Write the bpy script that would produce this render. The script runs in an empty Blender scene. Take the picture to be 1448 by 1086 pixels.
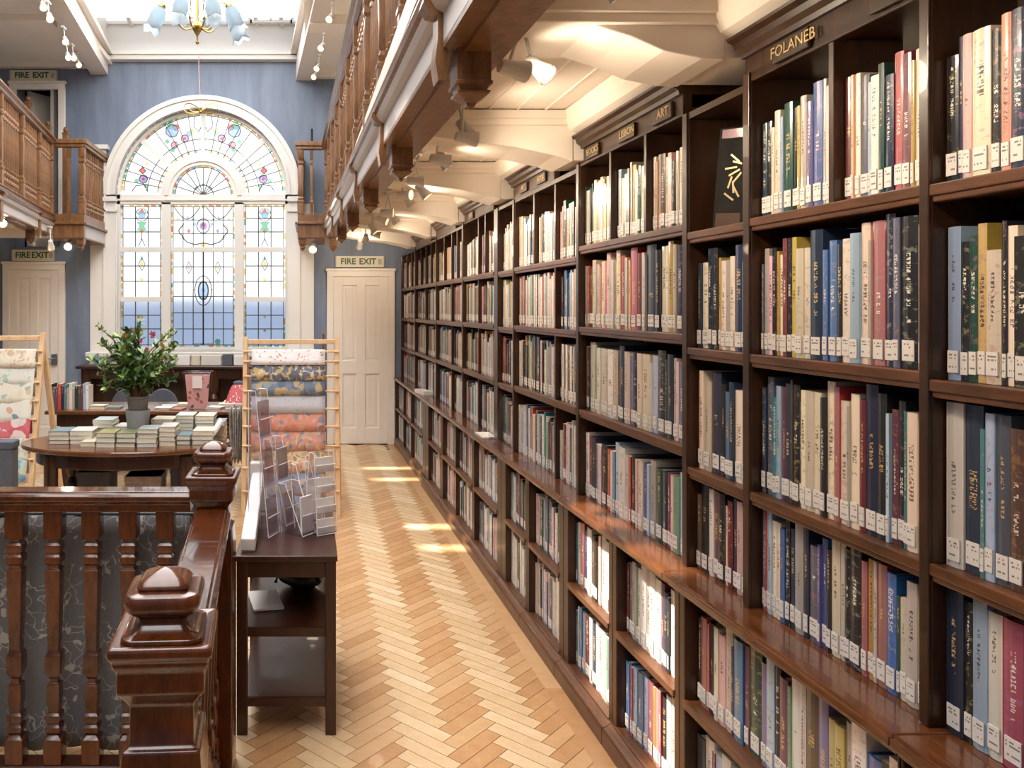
import bpy, math, random
from mathutils import Matrix, Vector, Euler
R = random.Random(7)
S = bpy.context.scene
COL = S.collection
PI = math.pi
F = 1100.0; CX = 438.0; CY = 435.0; CH = 1.59
def at(px, py, Y): return ((px-CX)*Y/F, Y, CH+(CY-py)*Y/F)
def lin(c):
    c = c/255.0
    return c/12.92 if c <= .04045 else ((c+.055)/1.055)**2.4
def rgb(h):
    return (lin(int(h[0:2],16)), lin(int(h[2:4],16)), lin(int(h[4:6],16)), 1)

# ------------------------------------------------------------------ materials
class NT:
    def __init__(s, name):
        s.m = bpy.data.materials.new(name); s.m.use_nodes = True
        s.t = s.m.node_tree; s.t.nodes.clear()
        s.out = s.n('ShaderNodeOutputMaterial')
    def n(s, typ, **kw):
        x = s.t.nodes.new(typ)
        for k, v in kw.items(): setattr(x, k, v)
        return x
    def l(s, a, b): s.t.links.new(a, b)
    def inp(s, sock, v):
        if hasattr(v, 'is_linked') or isinstance(v, bpy.types.NodeSocket): s.l(v, sock)
        else: sock.default_value = v
    def math(s, op, a, b=0.0, c=None):
        x = s.n('ShaderNodeMath', operation=op)
        s.inp(x.inputs[0], a); s.inp(x.inputs[1], b)
        if c is not None: s.inp(x.inputs[2], c)
        return x.outputs[0]
    def mix(s, fac, a, b, blend='MIX'):
        x = s.n('ShaderNodeMix', data_type='RGBA', blend_type=blend)
        s.inp(x.inputs[0], fac); s.inp(x.inputs[6], a); s.inp(x.inputs[7], b)
        return x.outputs[2]
    def ramp(s, fac, stops):
        x = s.n('ShaderNodeValToRGB'); e = x.color_ramp.elements
        while len(e) < len(stops): e.new(.5)
        for k, (p, c) in enumerate(stops): e[k].position = p; e[k].color = c
        s.inp(x.inputs[0], fac); return x.outputs[0]
    def bsdf(s, col, rough=.5, metal=0, coat=0, spec=.5, bump=None, bs=.1, bd=.01):
        b = s.n('ShaderNodeBsdfPrincipled')
        s.inp(b.inputs['Base Color'], col); s.inp(b.inputs['Roughness'], rough)
        b.inputs['Metallic'].default_value = metal
        b.inputs['Coat Weight'].default_value = coat
        b.inputs['Specular IOR Level'].default_value = spec
        if bump is not None:
            u = s.n('ShaderNodeBump'); u.inputs['Strength'].default_value = bs; u.inputs['Distance'].default_value = bd
            s.l(bump, u.inputs['Height']); s.l(u.outputs[0], b.inputs['Normal'])
        s.l(b.outputs[0], s.out.inputs[0]); return b
    def obj(s):
        return s.n('ShaderNodeTexCoord').outputs['Object']
    def map(s, v, sc=(1,1,1)):
        x = s.n('ShaderNodeMapping'); s.l(v, x.inputs[0]); x.inputs[3].default_value = sc; return x.outputs[0]
    def noise(s, v, scale=5, detail=3, rough=.5):
        x = s.n('ShaderNodeTexNoise'); s.l(v, x.inputs['Vector'])
        x.inputs['Scale'].default_value = scale; x.inputs['Detail'].default_value = detail; x.inputs['Roughness'].default_value = rough
        return x.outputs[0]
M = {}
def wood(name, dark, light, rough=.32, sc=(3,3,.6), coat=.15, worn=None, bs=.06, wt=.66):
    t = NT(name); o = t.obj()
    a = t.noise(t.map(o, sc), 9, 5, .6); g = t.noise(t.map(o, tuple(x*6 for x in sc)), 9, 3, .7)
    f = t.math('ADD', t.math('MULTIPLY', a, .65), t.math('MULTIPLY', g, .35))
    c = t.ramp(f, [(.32, rgb(dark)), (.68, rgb(light))])
    if worn:
        w = t.noise(o, 38, 4, .7); c = t.mix(t.ramp(w, [(wt,(0,0,0,1)),(wt+.08,(1,1,1,1))]), c, rgb(worn))
    r = t.math('ADD', t.math('MULTIPLY', g, .16), rough-.08)
    t.bsdf(c, r if bs else rough, coat=coat, bump=g if bs else None, bs=bs, bd=.004); M[name] = t.m
def plain(name, c, rough=.5, metal=0, coat=0, var=.0, sc=8, bs=.05, spec=.5):
    t = NT(name); col = rgb(c)
    n = t.noise(t.obj(), sc, 4)
    if var:
        d = tuple(x*(1-var) for x in col[:3])+(1,)
        col = t.ramp(n, [(.3, d), (.7, col)])
    t.bsdf(col, rough, metal, coat, spec, bump=n if bs else None, bs=bs); M[name] = t.m
def emit(name, c, st):
    t = NT(name); e = t.n('ShaderNodeEmission'); e.inputs[0].default_value = rgb(c); e.inputs[1].default_value = st
    t.l(e.outputs[0], t.out.inputs[0]); M[name] = t.m
def glass(name, c, gloss=.08, alpha=1.0, dif=0.0):
    t = NT(name); tr = t.n('ShaderNodeBsdfTransparent'); tr.inputs[0].default_value = tuple(x*alpha for x in rgb(c)[:3])+(1,)
    gl = t.n('ShaderNodeBsdfGlossy'); gl.inputs['Roughness'].default_value = .05
    mx = t.n('ShaderNodeMixShader'); mx.inputs[0].default_value = gloss
    t.l(tr.outputs[0], mx.inputs[1]); t.l(gl.outputs[0], mx.inputs[2]); last = mx.outputs[0]
    if dif:
        d = t.n('ShaderNodeBsdfTranslucent'); d.inputs[0].default_value = rgb(c)
        m2 = t.n('ShaderNodeMixShader'); m2.inputs[0].default_value = dif
        t.l(last, m2.inputs[1]); t.l(d.outputs[0], m2.inputs[2]); last = m2.outputs[0]
    t.l(last, t.out.inputs[0]); M[name] = t.m
wood('bookcase_wood', '1d0f07', '462813', .36)
wood('shelf_wood', '351d0e', '724628', .36, sc=(3,.5,3))
wood('ledge_wood', '40210f', '744526', .2, sc=(3,.5,3), coat=.4)
wood('newel_wood', '250d03', '6a320f', .22, sc=(1.2,1.2,.35), coat=.35, worn='8a5226', bs=0, wt=.72)
wood('rail_wood', '260e04', '66310f', .17, sc=(1.2,.4,1.2), coat=.6, bs=0)
wood('dark_wood', '230f08', '45200f', .32, coat=.1, bs=0)
wood('gallery_wood', '58371f', '966a41', .36, coat=.15)
wood('table_wood', '41220f', '7b4a28', .25, sc=(.6,3,3), coat=.4)
wood('pine_wood', 'd9ab7c', 'efcfa4', .45, coat=0)
plain('cream_paint', 'e8dccb', .45, var=.05, sc=2)
plain('ceiling_paint', 'f3e9dc', .5, var=.04, sc=2)
plain('white_paint', 'dedad4', .4, var=.03, sc=2)
plain('lilac_paint', 'c9c1bd', .42, var=.05, sc=3)
plain('door_paint', 'eae2d8', .42, var=.06, sc=3)
plain('brass', 'b08d4c', .25, 1)
plain('gold_letter', 'd2b98a', .35, .6)
plain('plate_dark', '4b4038', .35, .4)
plain('metal_grey', '8d9094', .35, .8)
plain('black_iron', '1c1a1a', .5, .3)
plain('lamp_white', 'd8d3ca', .4)
plain('lamp_grey', 'a9a49c', .4)
plain('page_edge', 'e6dcc6', .7, var=.12, sc=90)
plain('green_letter', '15483a', .5)
plain('sign_cream', 'd5cfb4', .5, var=.05)
plain('soil', '4a3526', .9)
plain('pot_grey', '9b9a9d', .5); plain('pot_dark', '6a625c', .5)
plain('stem_brown', '5a4128', .8)
plain('dark_void', '1a1512', .9)
plain('fabric_grey', '5f6168', .9, var=.2, sc=60)
plain('chair_grey', '565a66', .8, var=.1)
plain('white_card', 'e9e5e2', .5)
plain('tub_card', 'd9a7a0', .6)
plain('lead', '55524c', .5, .2)
glass('acrylic', 'fefdfe', .025, 1, .0); glass('acrylic_edge', 'f8f6f8', .05, 1, .03)
plain('acrylic_glint', 'f4f2f4', .15, coat=.5, bs=0)  # opaque white standing in for light caught by acrylic edges
glass('clear_glass', 'ffffff', .04, .98, .06)
for nm, c in (('ambergl','f3cf7c'),('redgl','e07a6e'),('greengl','8fc09e'),('bluegl','a9c2e4'),('violetgl','ab9ad0'),('pinkgl','efb0bb'),('orangegl','ee9b5c')):
    glass(nm, c, .03)
t = NT('frost_glass'); tr = t.n('ShaderNodeBsdfTransparent'); gb = t.n('ShaderNodeBsdfGlass'); gb.inputs['Roughness'].default_value = .28; gb.inputs['IOR'].default_value = 1.3
mx = t.n('ShaderNodeMixShader'); mx.inputs[0].default_value = .8; t.l(tr.outputs[0], mx.inputs[1]); t.l(gb.outputs[0], mx.inputs[2]); t.l(mx.outputs[0], t.out.inputs[0]); M['frost_glass'] = t.m
glass('frost_shade', 'dfe8ee', .08, .9, .7)
emit('bulb_warm', 'ffd9a0', 9.0); emit('daylight_end', 'eef4fa', 1.15); emit('daylight_pane', 'fbf9f6', 6.2)

# ------------------------------------------------------------------ mesh builder
MATS = {}
class MB:
    def __init__(s): s.v = []; s.f = []; s.m = []; s.uv = []; s.sm = []
    def face(s, idx, mat=0, uv=None, smooth=False): s.f.append(idx); s.m.append(mat); s.uv.append(uv); s.sm.append(smooth)
    def poly(s, pts, mat=0, uv=None):
        b = len(s.v); s.v += [tuple(p) for p in pts]; s.face(list(range(b, b+len(pts))), mat, uv)
    def box(s, x0, x1, y0, y1, z0, z1, mat=0):
        b = len(s.v)
        s.v += [(x0,y0,z0),(x1,y0,z0),(x1,y1,z0),(x0,y1,z0),(x0,y0,z1),(x1,y0,z1),(x1,y1,z1),(x0,y1,z1)]
        for q in ((3,2,1,0),(4,5,6,7),(0,1,5,4),(1,2,6,5),(2,3,7,6),(3,0,4,7)): s.face([b+i for i in q], mat)
        return s
    def obox(s, c, size, rot=(0,0,0), mat=0):
        b = len(s.v); e = Euler(rot).to_matrix(); c = Vector(c)
        for dz in (-.5,.5):
            for dx, dy in ((-.5,-.5),(.5,-.5),(.5,.5),(-.5,.5)):
                s.v.append(tuple(c + e @ Vector((dx*size[0], dy*size[1], dz*size[2]))))
        for q in ((3,2,1,0),(4,5,6,7),(0,1,5,4),(1,2,6,5),(2,3,7,6),(3,0,4,7)): s.face([b+i for i in q], mat)
        return s
    def rings(s, rings, mat=0, smooth=True, caps=True, closed=False):
        b = len(s.v); n = len(rings[0])
        for r in rings: s.v += [tuple(p) for p in r]
        k = len(rings)
        for i in range(k if closed else k-1):
            i2 = (i+1) % k
            for j in range(n):
                j2 = (j+1) % n
                s.face([b+i*n+j, b+i*n+j2, b+i2*n+j2, b+i2*n+j], mat, None, smooth)
        if caps and not closed:
            s.face([b+j for j in range(n)][::-1], mat); s.face([b+(k-1)*n+j for j in range(n)], mat)
        return s
    def lathe(s, prof, n=12, c=(0,0,0), mat=0, smooth=True, axis='z'):
        rs = []
        for r, z in prof:
            r = max(r, 1e-4); ring = []
            for j in range(n):
                a = 2*PI*j/n; x, y = r*math.cos(a), r*math.sin(a)
                p = (x,y,z) if axis == 'z' else ((z,x,y) if axis == 'x' else (y,z,x))
                ring.append((c[0]+p[0], c[1]+p[1], c[2]+p[2]))
            rs.append(ring)
        return s.rings(rs, mat, smooth)
    def sq(s, prof, c=(0,0,0), mat=0, cr=.16, rot=0):
        rs = []
        for r, z in prof:
            r = max(r, 1e-4); ring = []; q = r*cr
            for k in range(4):
                for d in (-45, -30, -15, 0, 15, 30, 45):
                    a = math.radians(45+90*k+d); bx = (r-q)*(1 if k in (0,3) else -1); by = (r-q)*(1 if k in (0,1) else -1)
                    x, y = bx+q*math.cos(a), by+q*math.sin(a)
                    ca, sa = math.cos(rot), math.sin(rot)
                    ring.append((c[0]+x*ca-y*sa, c[1]+x*sa+y*ca, c[2]+z))
            rs.append(ring)
        return s.rings(rs, mat, True)
    def tube(s, pts, r, n=6, mat=0, closed=False):
        P = [Vector(p) for p in pts]; rs = []; k = len(P); up = Vector((0,0,1))
        for i in range(k):
            if closed: d = P[(i+1)%k]-P[i-1]
            else: d = P[min(i+1,k-1)]-P[max(i-1,0)]
            d.normalize()
            a = d.cross(up if abs(d.z) < .95 else Vector((1,0,0))); a.normalize(); b = d.cross(a)
            rr = r[i] if isinstance(r, (list,tuple)) else r
            rs.append([P[i]+a*rr*math.cos(2*PI*j/n)+b*rr*math.sin(2*PI*j/n) for j in range(n)])
        return s.rings(rs, mat, True, True, closed)
    def prism(s, poly, v0, v1, mat=0):
        """poly: list of 3-D points, extruded by vector from v0 offset to v1 offset"""
        A = [Vector(p)+Vector(v0) for p in poly]; B = [Vector(p)+Vector(v1) for p in poly]
        return s.rings([A, B], mat, False)
    def ball(s, c, r, n=10, mat=0, sz=1.0):
        pr = [(r*math.sin(PI*i/n), -r*sz*math.cos(PI*i/n)) for i in range(n+1)]
        return s.lathe(pr, n+2, c, mat)
    def build(s, name, mats, parent=None, bevel=0, local=False, mesh_only=False):
        me = bpy.data.meshes.new(name)
        v = s.v
        if parent is not None and not local:
            inv = MATS[parent.name].inverted(); v = [inv @ Vector(p) for p in v]
        me.from_pydata([tuple(p) for p in v], [], s.f)
        if isinstance(mats, str): mats = [mats]
        for m in mats: me.materials.append(M[m])
        me.polygons.foreach_set('material_index', s.m)
        me.polygons.foreach_set('use_smooth', s.sm)
        if any(u for u in s.uv):
            ul = me.uv_layers.new(name='UVMap'); i = 0
            for p, u in zip(me.polygons, s.uv):
                for q in range(p.loop_total):
                    ul.data[p.loop_start+q].uv = u[q] if u else (0,0)
        me.update()
        if any(s.sm): me.set_sharp_from_angle(angle=math.radians(32))
        o = bpy.data.objects.new(name, me); COL.objects.link(o)
        if parent is not None:
            o.parent = parent; MATS[o.name] = MATS[parent.name]
        else: MATS[o.name] = Matrix.Identity(4)
        if bevel:
            b = o.modifiers.new('bevel', 'BEVEL'); b.width = bevel; b.segments = 2; b.limit_method = 'ANGLE'
        return o
LABELS = {}
def tag(o, label, cat, group=None):
    o['label'] = label; o['category'] = cat
    if group: o['group'] = group
    if label in LABELS: print('DUPLABEL', label)
    LABELS[label] = 1
    n = len(label.split())
    if not 4 <= n <= 16: print('LABELLEN', n, label)
    return o
ID = Matrix.Identity(4)
def thing(name, label, cat, base=(0,0,0), frame=ID, group=None, rz=0):
    o = bpy.data.objects.new(name, None); COL.objects.link(o); o.empty_display_size = .1
    T = Matrix.Translation(base) @ Matrix.Rotation(rz, 4, 'Z')
    o.matrix_world = frame @ T; MATS[o.name] = T
    return tag(o, label, cat, group)
def struct(o): o['kind'] = 'structure'; return o
def copy_tree(o, parent=None):
    c = o.copy(); COL.objects.link(c)
    if parent is not None: c.parent = parent
    MATS[c.name] = MATS[o.name]
    for ch in list(o.children): copy_tree(ch, c)
    return c
def text_mb(txt, size, bold=0.0, ext=.001):
    cu = bpy.data.curves.new('txt', 'FONT'); cu.body = txt; cu.size = size; cu.extrude = ext
    cu.align_x = 'CENTER'; cu.align_y = 'CENTER'; cu.resolution_u = 2; cu.offset = bold
    o = bpy.data.objects.new('txt', cu); COL.objects.link(o)
    dg = bpy.context.evaluated_depsgraph_get(); dg.update()
    me = bpy.data.meshes.new_from_object(o.evaluated_get(dg))
    mb = MB(); mb.v = [tuple(v.co) for v in me.vertices]
    for p in me.polygons: mb.face(list(p.vertices))
    bpy.data.objects.remove(o); bpy.data.curves.remove(cu); bpy.data.meshes.remove(me)
    return mb
FB = Matrix.Translation((.024,0,0)) @ Matrix.Rotation(.016, 4, 'Z')
FG = Matrix.Translation((0,0,CH)) @ Matrix.Rotation(.0255, 4, 'Z') @ Matrix.Rotation(.0136, 4, 'X')
FL = Matrix.Translation((-2.70,8.15,0)) @ Matrix.Rotation(.124, 4, 'Z')
YW = 9.06
# ------------------------------------------------------------------ the setting
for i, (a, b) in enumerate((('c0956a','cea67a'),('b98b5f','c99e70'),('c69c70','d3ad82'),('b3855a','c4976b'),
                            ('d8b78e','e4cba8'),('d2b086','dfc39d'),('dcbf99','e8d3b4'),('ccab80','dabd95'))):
    wood('oak%d' % i, a, b, .34, sc=(2,2,2), coat=.1)  # last four tints lighter: sheen of one block direction put into the colour
plain('floor_gap', '6d5034', .8)
def floor():
    mb = MB(); mb.box(-4.2, 1.6, -2.1, YW+.3, -.06, -.004, 8)
    L, W, g = .255, .064, .0012; r2 = math.sqrt(.5)
    def blk(u0, u1, v0, v1, mat):
        P = []
        for u, v in ((u0+g,v0+g),(u1-g,v0+g),(u1-g,v1-g),(u0+g,v1-g)):
            P.append(((u-v)*r2+.171, (u+v)*r2+.9, 0))
        cx = sum(p[0] for p in P)/4; cy = sum(p[1] for p in P)/4
        if not (-4 < cx < 1.10-.016*cy and .6 < cy < YW-.03): return
        mb.poly([(p[0], p[1], 0) for p in P], mat)
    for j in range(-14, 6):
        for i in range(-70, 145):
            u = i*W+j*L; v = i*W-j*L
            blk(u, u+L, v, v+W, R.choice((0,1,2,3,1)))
            blk(u+L, u+L+W, v+W-L, v+W, R.choice((4,5,6,7,5)))  # blocks laid this way take the lighter, painted-sheen tints
    # straight border boards along the plinth
    for k in range(16):
        y = .5+k*.55
        mb.poly([(1.035-.016*y,y,.0005),(1.13-.016*y,y,.0005),(1.13-.016*(y+.545),y+.545,.0005),(1.035-.016*(y+.545),y+.545,.0005)], R.choice((1,2,3,0)))
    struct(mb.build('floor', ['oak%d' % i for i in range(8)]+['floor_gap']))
floor()
WC = -1.252; WH = 2.9
t = NT('blue_paint'); o = t.obj(); n1 = t.noise(t.map(o,(2.5,2.5,.5)), 3, 4); n2 = t.noise(o, 14, 4)
t.bsdf(t.ramp(n1, [(.25, rgb('616c80')), (.75, rgb('7b879a'))]), .55, bump=n2, bs=.25); M['blue_paint'] = t.m
def end_wall():
    mb = MB(); T = 5.3; Y0, Y1 = YW, YW+.25; RW = 1.0
    def blk(x0, x1, z0, z1): mb.box(x0, x1, Y0, Y1, z0, z1)
    hx0, hx1, hz0, hz1 = -3.41, -2.916, 2.3, 4.184
    blk(-4.0, hx0, 0, T); blk(hx0, hx1, 0, hz0); blk(hx0, hx1, hz1, T); blk(hx1, WC-RW, 0, T)
    blk(WC+RW, 1.75, 0, T); blk(WC-RW, WC+RW, 0, 1.08)
    N = 32
    for k in range(N):
        a0, a1 = PI*k/N, PI*(k+1)/N
        p = [(WC+RW*math.cos(a0), WH+RW*math.sin(a0)), (WC+RW*math.cos(a1), WH+RW*math.sin(a1))]
        poly = [(p[0][0],0,p[0][1]), (p[0][0],0,T), (p[1][0],0,T), (p[1][0],0,p[1][1])]
        mb.prism(poly, (0,Y0,0), (0,Y1,0))
    struct(mb.build('wall_end', 'blue_paint'))
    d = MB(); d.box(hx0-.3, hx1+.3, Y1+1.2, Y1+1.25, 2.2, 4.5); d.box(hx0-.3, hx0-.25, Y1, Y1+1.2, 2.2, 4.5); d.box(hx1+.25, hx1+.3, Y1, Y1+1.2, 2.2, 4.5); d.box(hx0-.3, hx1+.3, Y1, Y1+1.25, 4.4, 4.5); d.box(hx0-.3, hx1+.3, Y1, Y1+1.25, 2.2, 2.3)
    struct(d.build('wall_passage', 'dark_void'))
end_wall()
def ring(mb, r0, r1, y0, y1, a0=0, a1=PI, n=40, c=(WC, WH), mat=0):
    rs = []
    for k in range(n+1):
        a = a0+(a1-a0)*k/n; ca, sa = math.cos(a), math.sin(a)
        rs.append([(c[0]+r*ca, y, c[1]+r*sa) for r, y in ((r0,y0),(r1,y0),(r1,y1),(r0,y1))])
    mb.rings(rs, mat, False)
def window():
    root = bpy.data.objects.new('window_1', None); COL.objects.link(root); root.location = (WC, YW, 1.08); struct(root)
    MATS[root.name] = Matrix.Translation((WC, YW, 1.08))
    fr = MB(); y0, y1 = YW+.05, YW+.13
    def b(x0, x1, z0, z1, d=0, mat=0): fr.box(WC+x0, WC+x1, y0-d, y1+d, z0, z1, mat)
    ring(fr, .965, 1.0, y0-.02, y1); ring(fr, .36, .49, y0-.015, y1+.01)
    ring(fr, .40, .45, y0-.03, y0-.01)
    for s in (-1, 1):
        b(min(s*.965, s*1.0), max(s*.965, s*1.0), 1.08, WH, .02); b(min(s*.375, s*.48), max(s*.375, s*.48), 1.08, 2.82, .02)
        x0, x1 = sorted((s*.48, s*.965)); b(x0, x1, 1.66, 1.715); b(x0, x1, 1.08, 1.13)
        b(x0, x1, 2.245, 2.30)
    b(-.375, .375, 2.245, 2.30); b(-.375, .375, 1.08, 1.13)
    b(-1.0, 1.0, 2.80, 2.91, .02); b(-1.0, 1.0, 2.84, 2.86, .035)
    for a in (PI/2, math.radians(42), math.radians(138)):
        c, s = math.cos(a), math.sin(a); fr.obox((WC+.725*c, (y0+y1)/2, WH+.725*s), (.5,.08,.045), (0,-a,0))
    fr.build('frame', 'white_paint', root)
    tr = MB(); ring(tr, 1.0, 1.12, YW-.05, YW+.05); ring(tr, 1.10, 1.15, YW-.075, YW); ring(tr, 1.0, 1.03, YW-.07, YW-.02)
    for s in (-1, 1):
        x0, x1 = sorted((WC+s*1.0, WC+s*1.14)); tr.box(x0, x1, YW-.05, YW+.05, 1.08, WH-.02)
        x0, x1 = sorted((WC+s*.99, WC+s*1.30)); tr.box(x0, x1, YW-.02, YW+.0, 0.5, WH-.1)
        x0, x1 = sorted((WC+s*.99, WC+s*1.18)); tr.box(x0, x1, YW-.085, YW, 2.82, 2.87); tr.box(x0, x1, YW-.07, YW, 2.70, 2.72)
    tr.build('architrave', 'white_paint', root)
    sl = MB(); sl.box(WC-1.3, WC+1.3, YW-.22, YW+.06, 1.03, 1.08); sl.box(WC-1.27, WC+1.27, YW-.16, YW, .5, 1.03); sl.build('sill', 'white_paint', root, bevel=.006)
    # glass: a pane, its leading and its coloured pieces for every light
    yg = YW+.09
    class Lt: pass
    mats = ['ambergl','redgl','greengl','bluegl','violetgl','pinkgl','orangegl']
    def light(pane_pts, bars, cols, glow='clear_glass'):
        g = MB(); g.prism([(x,0,z) for x, z in pane_pts], (0,yg,0), (0,yg+.004,0)); pn = g.build('pane', glow, root)
        l = MB()
        for p, q, w in bars:
            dx, dz = q[0]-p[0], q[1]-p[1]; ln = math.hypot(dx, dz)
            if ln < 1e-4: continue
            l.obox(((p[0]+q[0])/2, yg-.003, (p[1]+q[1])/2), (ln, .006, w*1.15+.003), (0, -math.atan2(dz, dx), 0))
        if l.v: l.build('leading', 'lead', pn)
        c = MB()
        for pts, mi in cols: c.poly([(x, yg-.005, z) for x, z in pts], mi)
        if c.v: c.build('coloured_glass', mats, pn)
    def quad(x, z, w, h): return [(x-w/2,z-h/2),(x+w/2,z-h/2),(x+w/2,z+h/2),(x-w/2,z+h/2)]
    def dia(x, z, w, h): return [(x-w/2,z),(x,z-h/2),(x+w/2,z),(x,z+h/2)]
    def disc(x, z, r, n=8, sz=1): return [(x+r*math.cos(2*PI*k/n), z+sz*r*math.sin(2*PI*k/n)) for k in range(n)]
    def loop(pts, w): return [(pts[i], pts[(i+1)%len(pts)], w) for i in range(len(pts))]
    def path(pts, w): return [(pts[i], pts[i+1], w) for i in range(len(pts)-1)]
    def border(x0, x1, z0, z1, st=.085, top=True, bot=False, w=.022):
        c = []; l = []
        z = z0
        while z < z1-.03:
            for x in (x0+w/2, x1-w/2):
                mi = R.choice((0,0,0,2,None,6,0,None))
                if mi is not None: c.append((quad(x, z+st/2, w, st*R.uniform(.4,.9)), mi))
            z += st
        x = x0
        while x < x1-.03:
            for on, zz in ((top, z1-w/2), (bot, z0+w/2)):
                if on:
                    mi = R.choice((0,0,6,None,0,2))
                    if mi is not None: c.append((quad(x+st/2, zz, st*.7, w), mi))
            x += st
        l += [((x0+w,z0),(x0+w,z1),.005), ((x1-w,z0),(x1-w,z1),.005)]
        if top: l.append(((x0,z1-w),(x1,z1-w),.005))
        if bot: l.append(((x0,z0+w),(x1,z0+w),.005))
        return l, c
    def grid(x0, x1, z0, z1, nx, zs, w=.007):
        l = []
        for k in range(1, nx): x = x0+(x1-x0)*k/nx; l.append(((x,z0),(x,z1),w))
        for z in zs: l.append(((x0,z),(x1,z),w))
        return l
    for s in (-1, 1):
        xa, xb = sorted((WC+s*.48, WC+s*.965)); xm = (xa+xb)/2
        # top light with rose, vase and stem
        l, c = border(xa, xb, 2.30, 2.80); l += grid(xa+.02, xb-.02, 2.30, 2.78, 3, (2.48, 2.64))
        c += [(dia(xm, 2.72, .06, .07), 1), (disc(xm, 2.67, .045), 3), ([(xm-.06,2.6),(xm+.06,2.6),(xm+.03,2.55),(xm+.06,2.49),(xm-.06,2.49),(xm-.03,2.55)], 2), (dia(xm, 2.49, .05, .06), 6), (disc(xm-.035,2.70,.022),2), (disc(xm+.035,2.70,.022),2)]
        l += loop(disc(xm, 2.68, .075, 10), .004)+[((xm,2.47),(xm,2.38),.004), ((xm,2.4),(xm-.04,2.31),.004), ((xm,2.4),(xm+.04,2.31),.004)]
        light([(xa,2.30),(xb,2.30),(xb,2.80),(xa,2.80)], l, c)
        l, c = border(xa, xb, 1.715, 2.245, top=False); l += grid(xa+.02, xb-.02, 1.715, 2.245, 3, (1.9, 2.08))
        c += [(dia(xm, 2.10, .05, .08), 0), (dia(xm, 1.92, .05, .05), 0), (dia(xm, 2.17, .03, .08), 2)]
        l += loop(dia(xm, 2.10, .08, .15), .004)
        light([(xa,1.715),(xb,1.715),(xb,2.245),(xa,2.245)], l, c)
        l, c = border(xa, xb, 1.13, 1.66, bot=True, top=False); l += grid(xa+.02, xb-.02, 1.13, 1.66, 3, (1.34, 1.5), .008)
        c += [(dia(xm, 1.48, .04, .04), 0), (dia(xm, 1.32, .04, .04), 6)]
        light([(xa,1.13),(xb,1.13),(xb,1.66),(xa,1.66)], l, c, 'frost_glass')
    xa, xb = WC-.375, WC+.375
    l, c = border(xa, xb, 2.30, 2.80); l += grid(xa+.02, xb-.02, 2.30, 2.78, 6, (2.46, 2.62), .005)
    c += [(disc(WC, 2.55, .045, 8, 1.1), 4), (dia(WC, 2.56, .05, .07), 1), (disc(WC, 2.33, .03), 0), (dia(WC-.17,2.49,.04,.06),1), (dia(WC+.17,2.49,.04,.06),4), (disc(WC-.1,2.57,.02),3), (disc(WC+.1,2.57,.02),3), (disc(WC,2.775,.02),3)]
    for s in (-1, 1):
        sw = [(WC+s*(.04+.30*k/8), 2.77-.14*math.sin(PI*k/8)) for k in range(9)]; l += path(sw, .006)
        sc = [(WC+s*(.26-.03*math.cos(k)), 2.58-.028*k) for k in range(7)]; l += path(sc, .008)
        l += path([(WC+s*.25, 2.42), (WC+s*.19, 2.36), (WC+s*.1, 2.33), (WC, 2.35)], .008)
        for k in range(4): c.append((disc(WC+s*(.12+.06*k), 2.66-.02*abs(k-1.5), .014), (2,3,5,0)[k]))
    l += loop(disc(WC, 2.55, .075, 10, 1.15), .006)
    light([(xa,2.30),(xb,2.30),(xb,2.80),(xa,2.80)], l, c)
    l, c = border(xa, xb, 1.13, 2.245, bot=True, top=False); l += grid(xa+.02, xb-.02, 1.15, 2.245, 6, (1.34, 1.53, 1.72, 1.89, 2.07), .007)
    l += [((WC,1.15),(WC,2.245),.012)]
    l += loop(disc(WC, 1.79, .10, 16, 1.75), .006)+loop(disc(WC, 1.79, .06, 12, 1.8), .012)
    c += [(disc(WC, 1.79, .055, 10, 1.8), 3), (dia(WC, 1.79, .05, .10), 4), (dia(WC-.10,1.80,.025,.03),1), (dia(WC+.10,1.80,.025,.03),1), (disc(WC,1.70,.02),2)]
    for s in (-1, 1): l += loop(dia(WC+s*.17, 2.06, .07, .14), .004); c += [(dia(WC+s*.17, 2.06, .04, .08), 5 if s < 0 else 0), (dia(WC+s*.17, 1.9, .03, .03), 0)]
    c += [(quad(WC-.1+.04*k, 1.16, .035, .025), (3,0,2,0,3,0)[k]) for k in range(6)]+[(disc(WC+.17, 1.19, .035), 2)]
    light([(xa,1.13),(xb,1.13),(xb,2.245),(xa,2.245)], l, c, 'frost_glass')
    # small half-round light
    def pol(r, a): return (WC+r*math.cos(a), WH+.012+r*math.sin(a))
    N = 20; l = [(pol(0,0), pol(.33,PI*k/10), .006) for k in range(1, 10)]
    l += path([pol(.33, PI*k/N) for k in range(N+1)], .006)+path([pol(.12, PI*k/10) for k in range(11)], .007)
    c = [([pol(.335, PI*(k+.15)/14), pol(.36, PI*(k+.15)/14), pol(.36, PI*(k+.85)/14), pol(.335, PI*(k+.85)/14)], (2,0,1,6,3,0,0,0,3,6,0,3,1,2)[k]) for k in range(14)]
    c += [(disc(*pol(.12, a), .02), 2) for a in (PI/4, PI/2, 3*PI/4)]+[([pol(.045, PI*k/8) for k in range(9)], 0)]
    light([pol(.36, PI*k/N) for k in range(N+1)], l, c)
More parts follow.
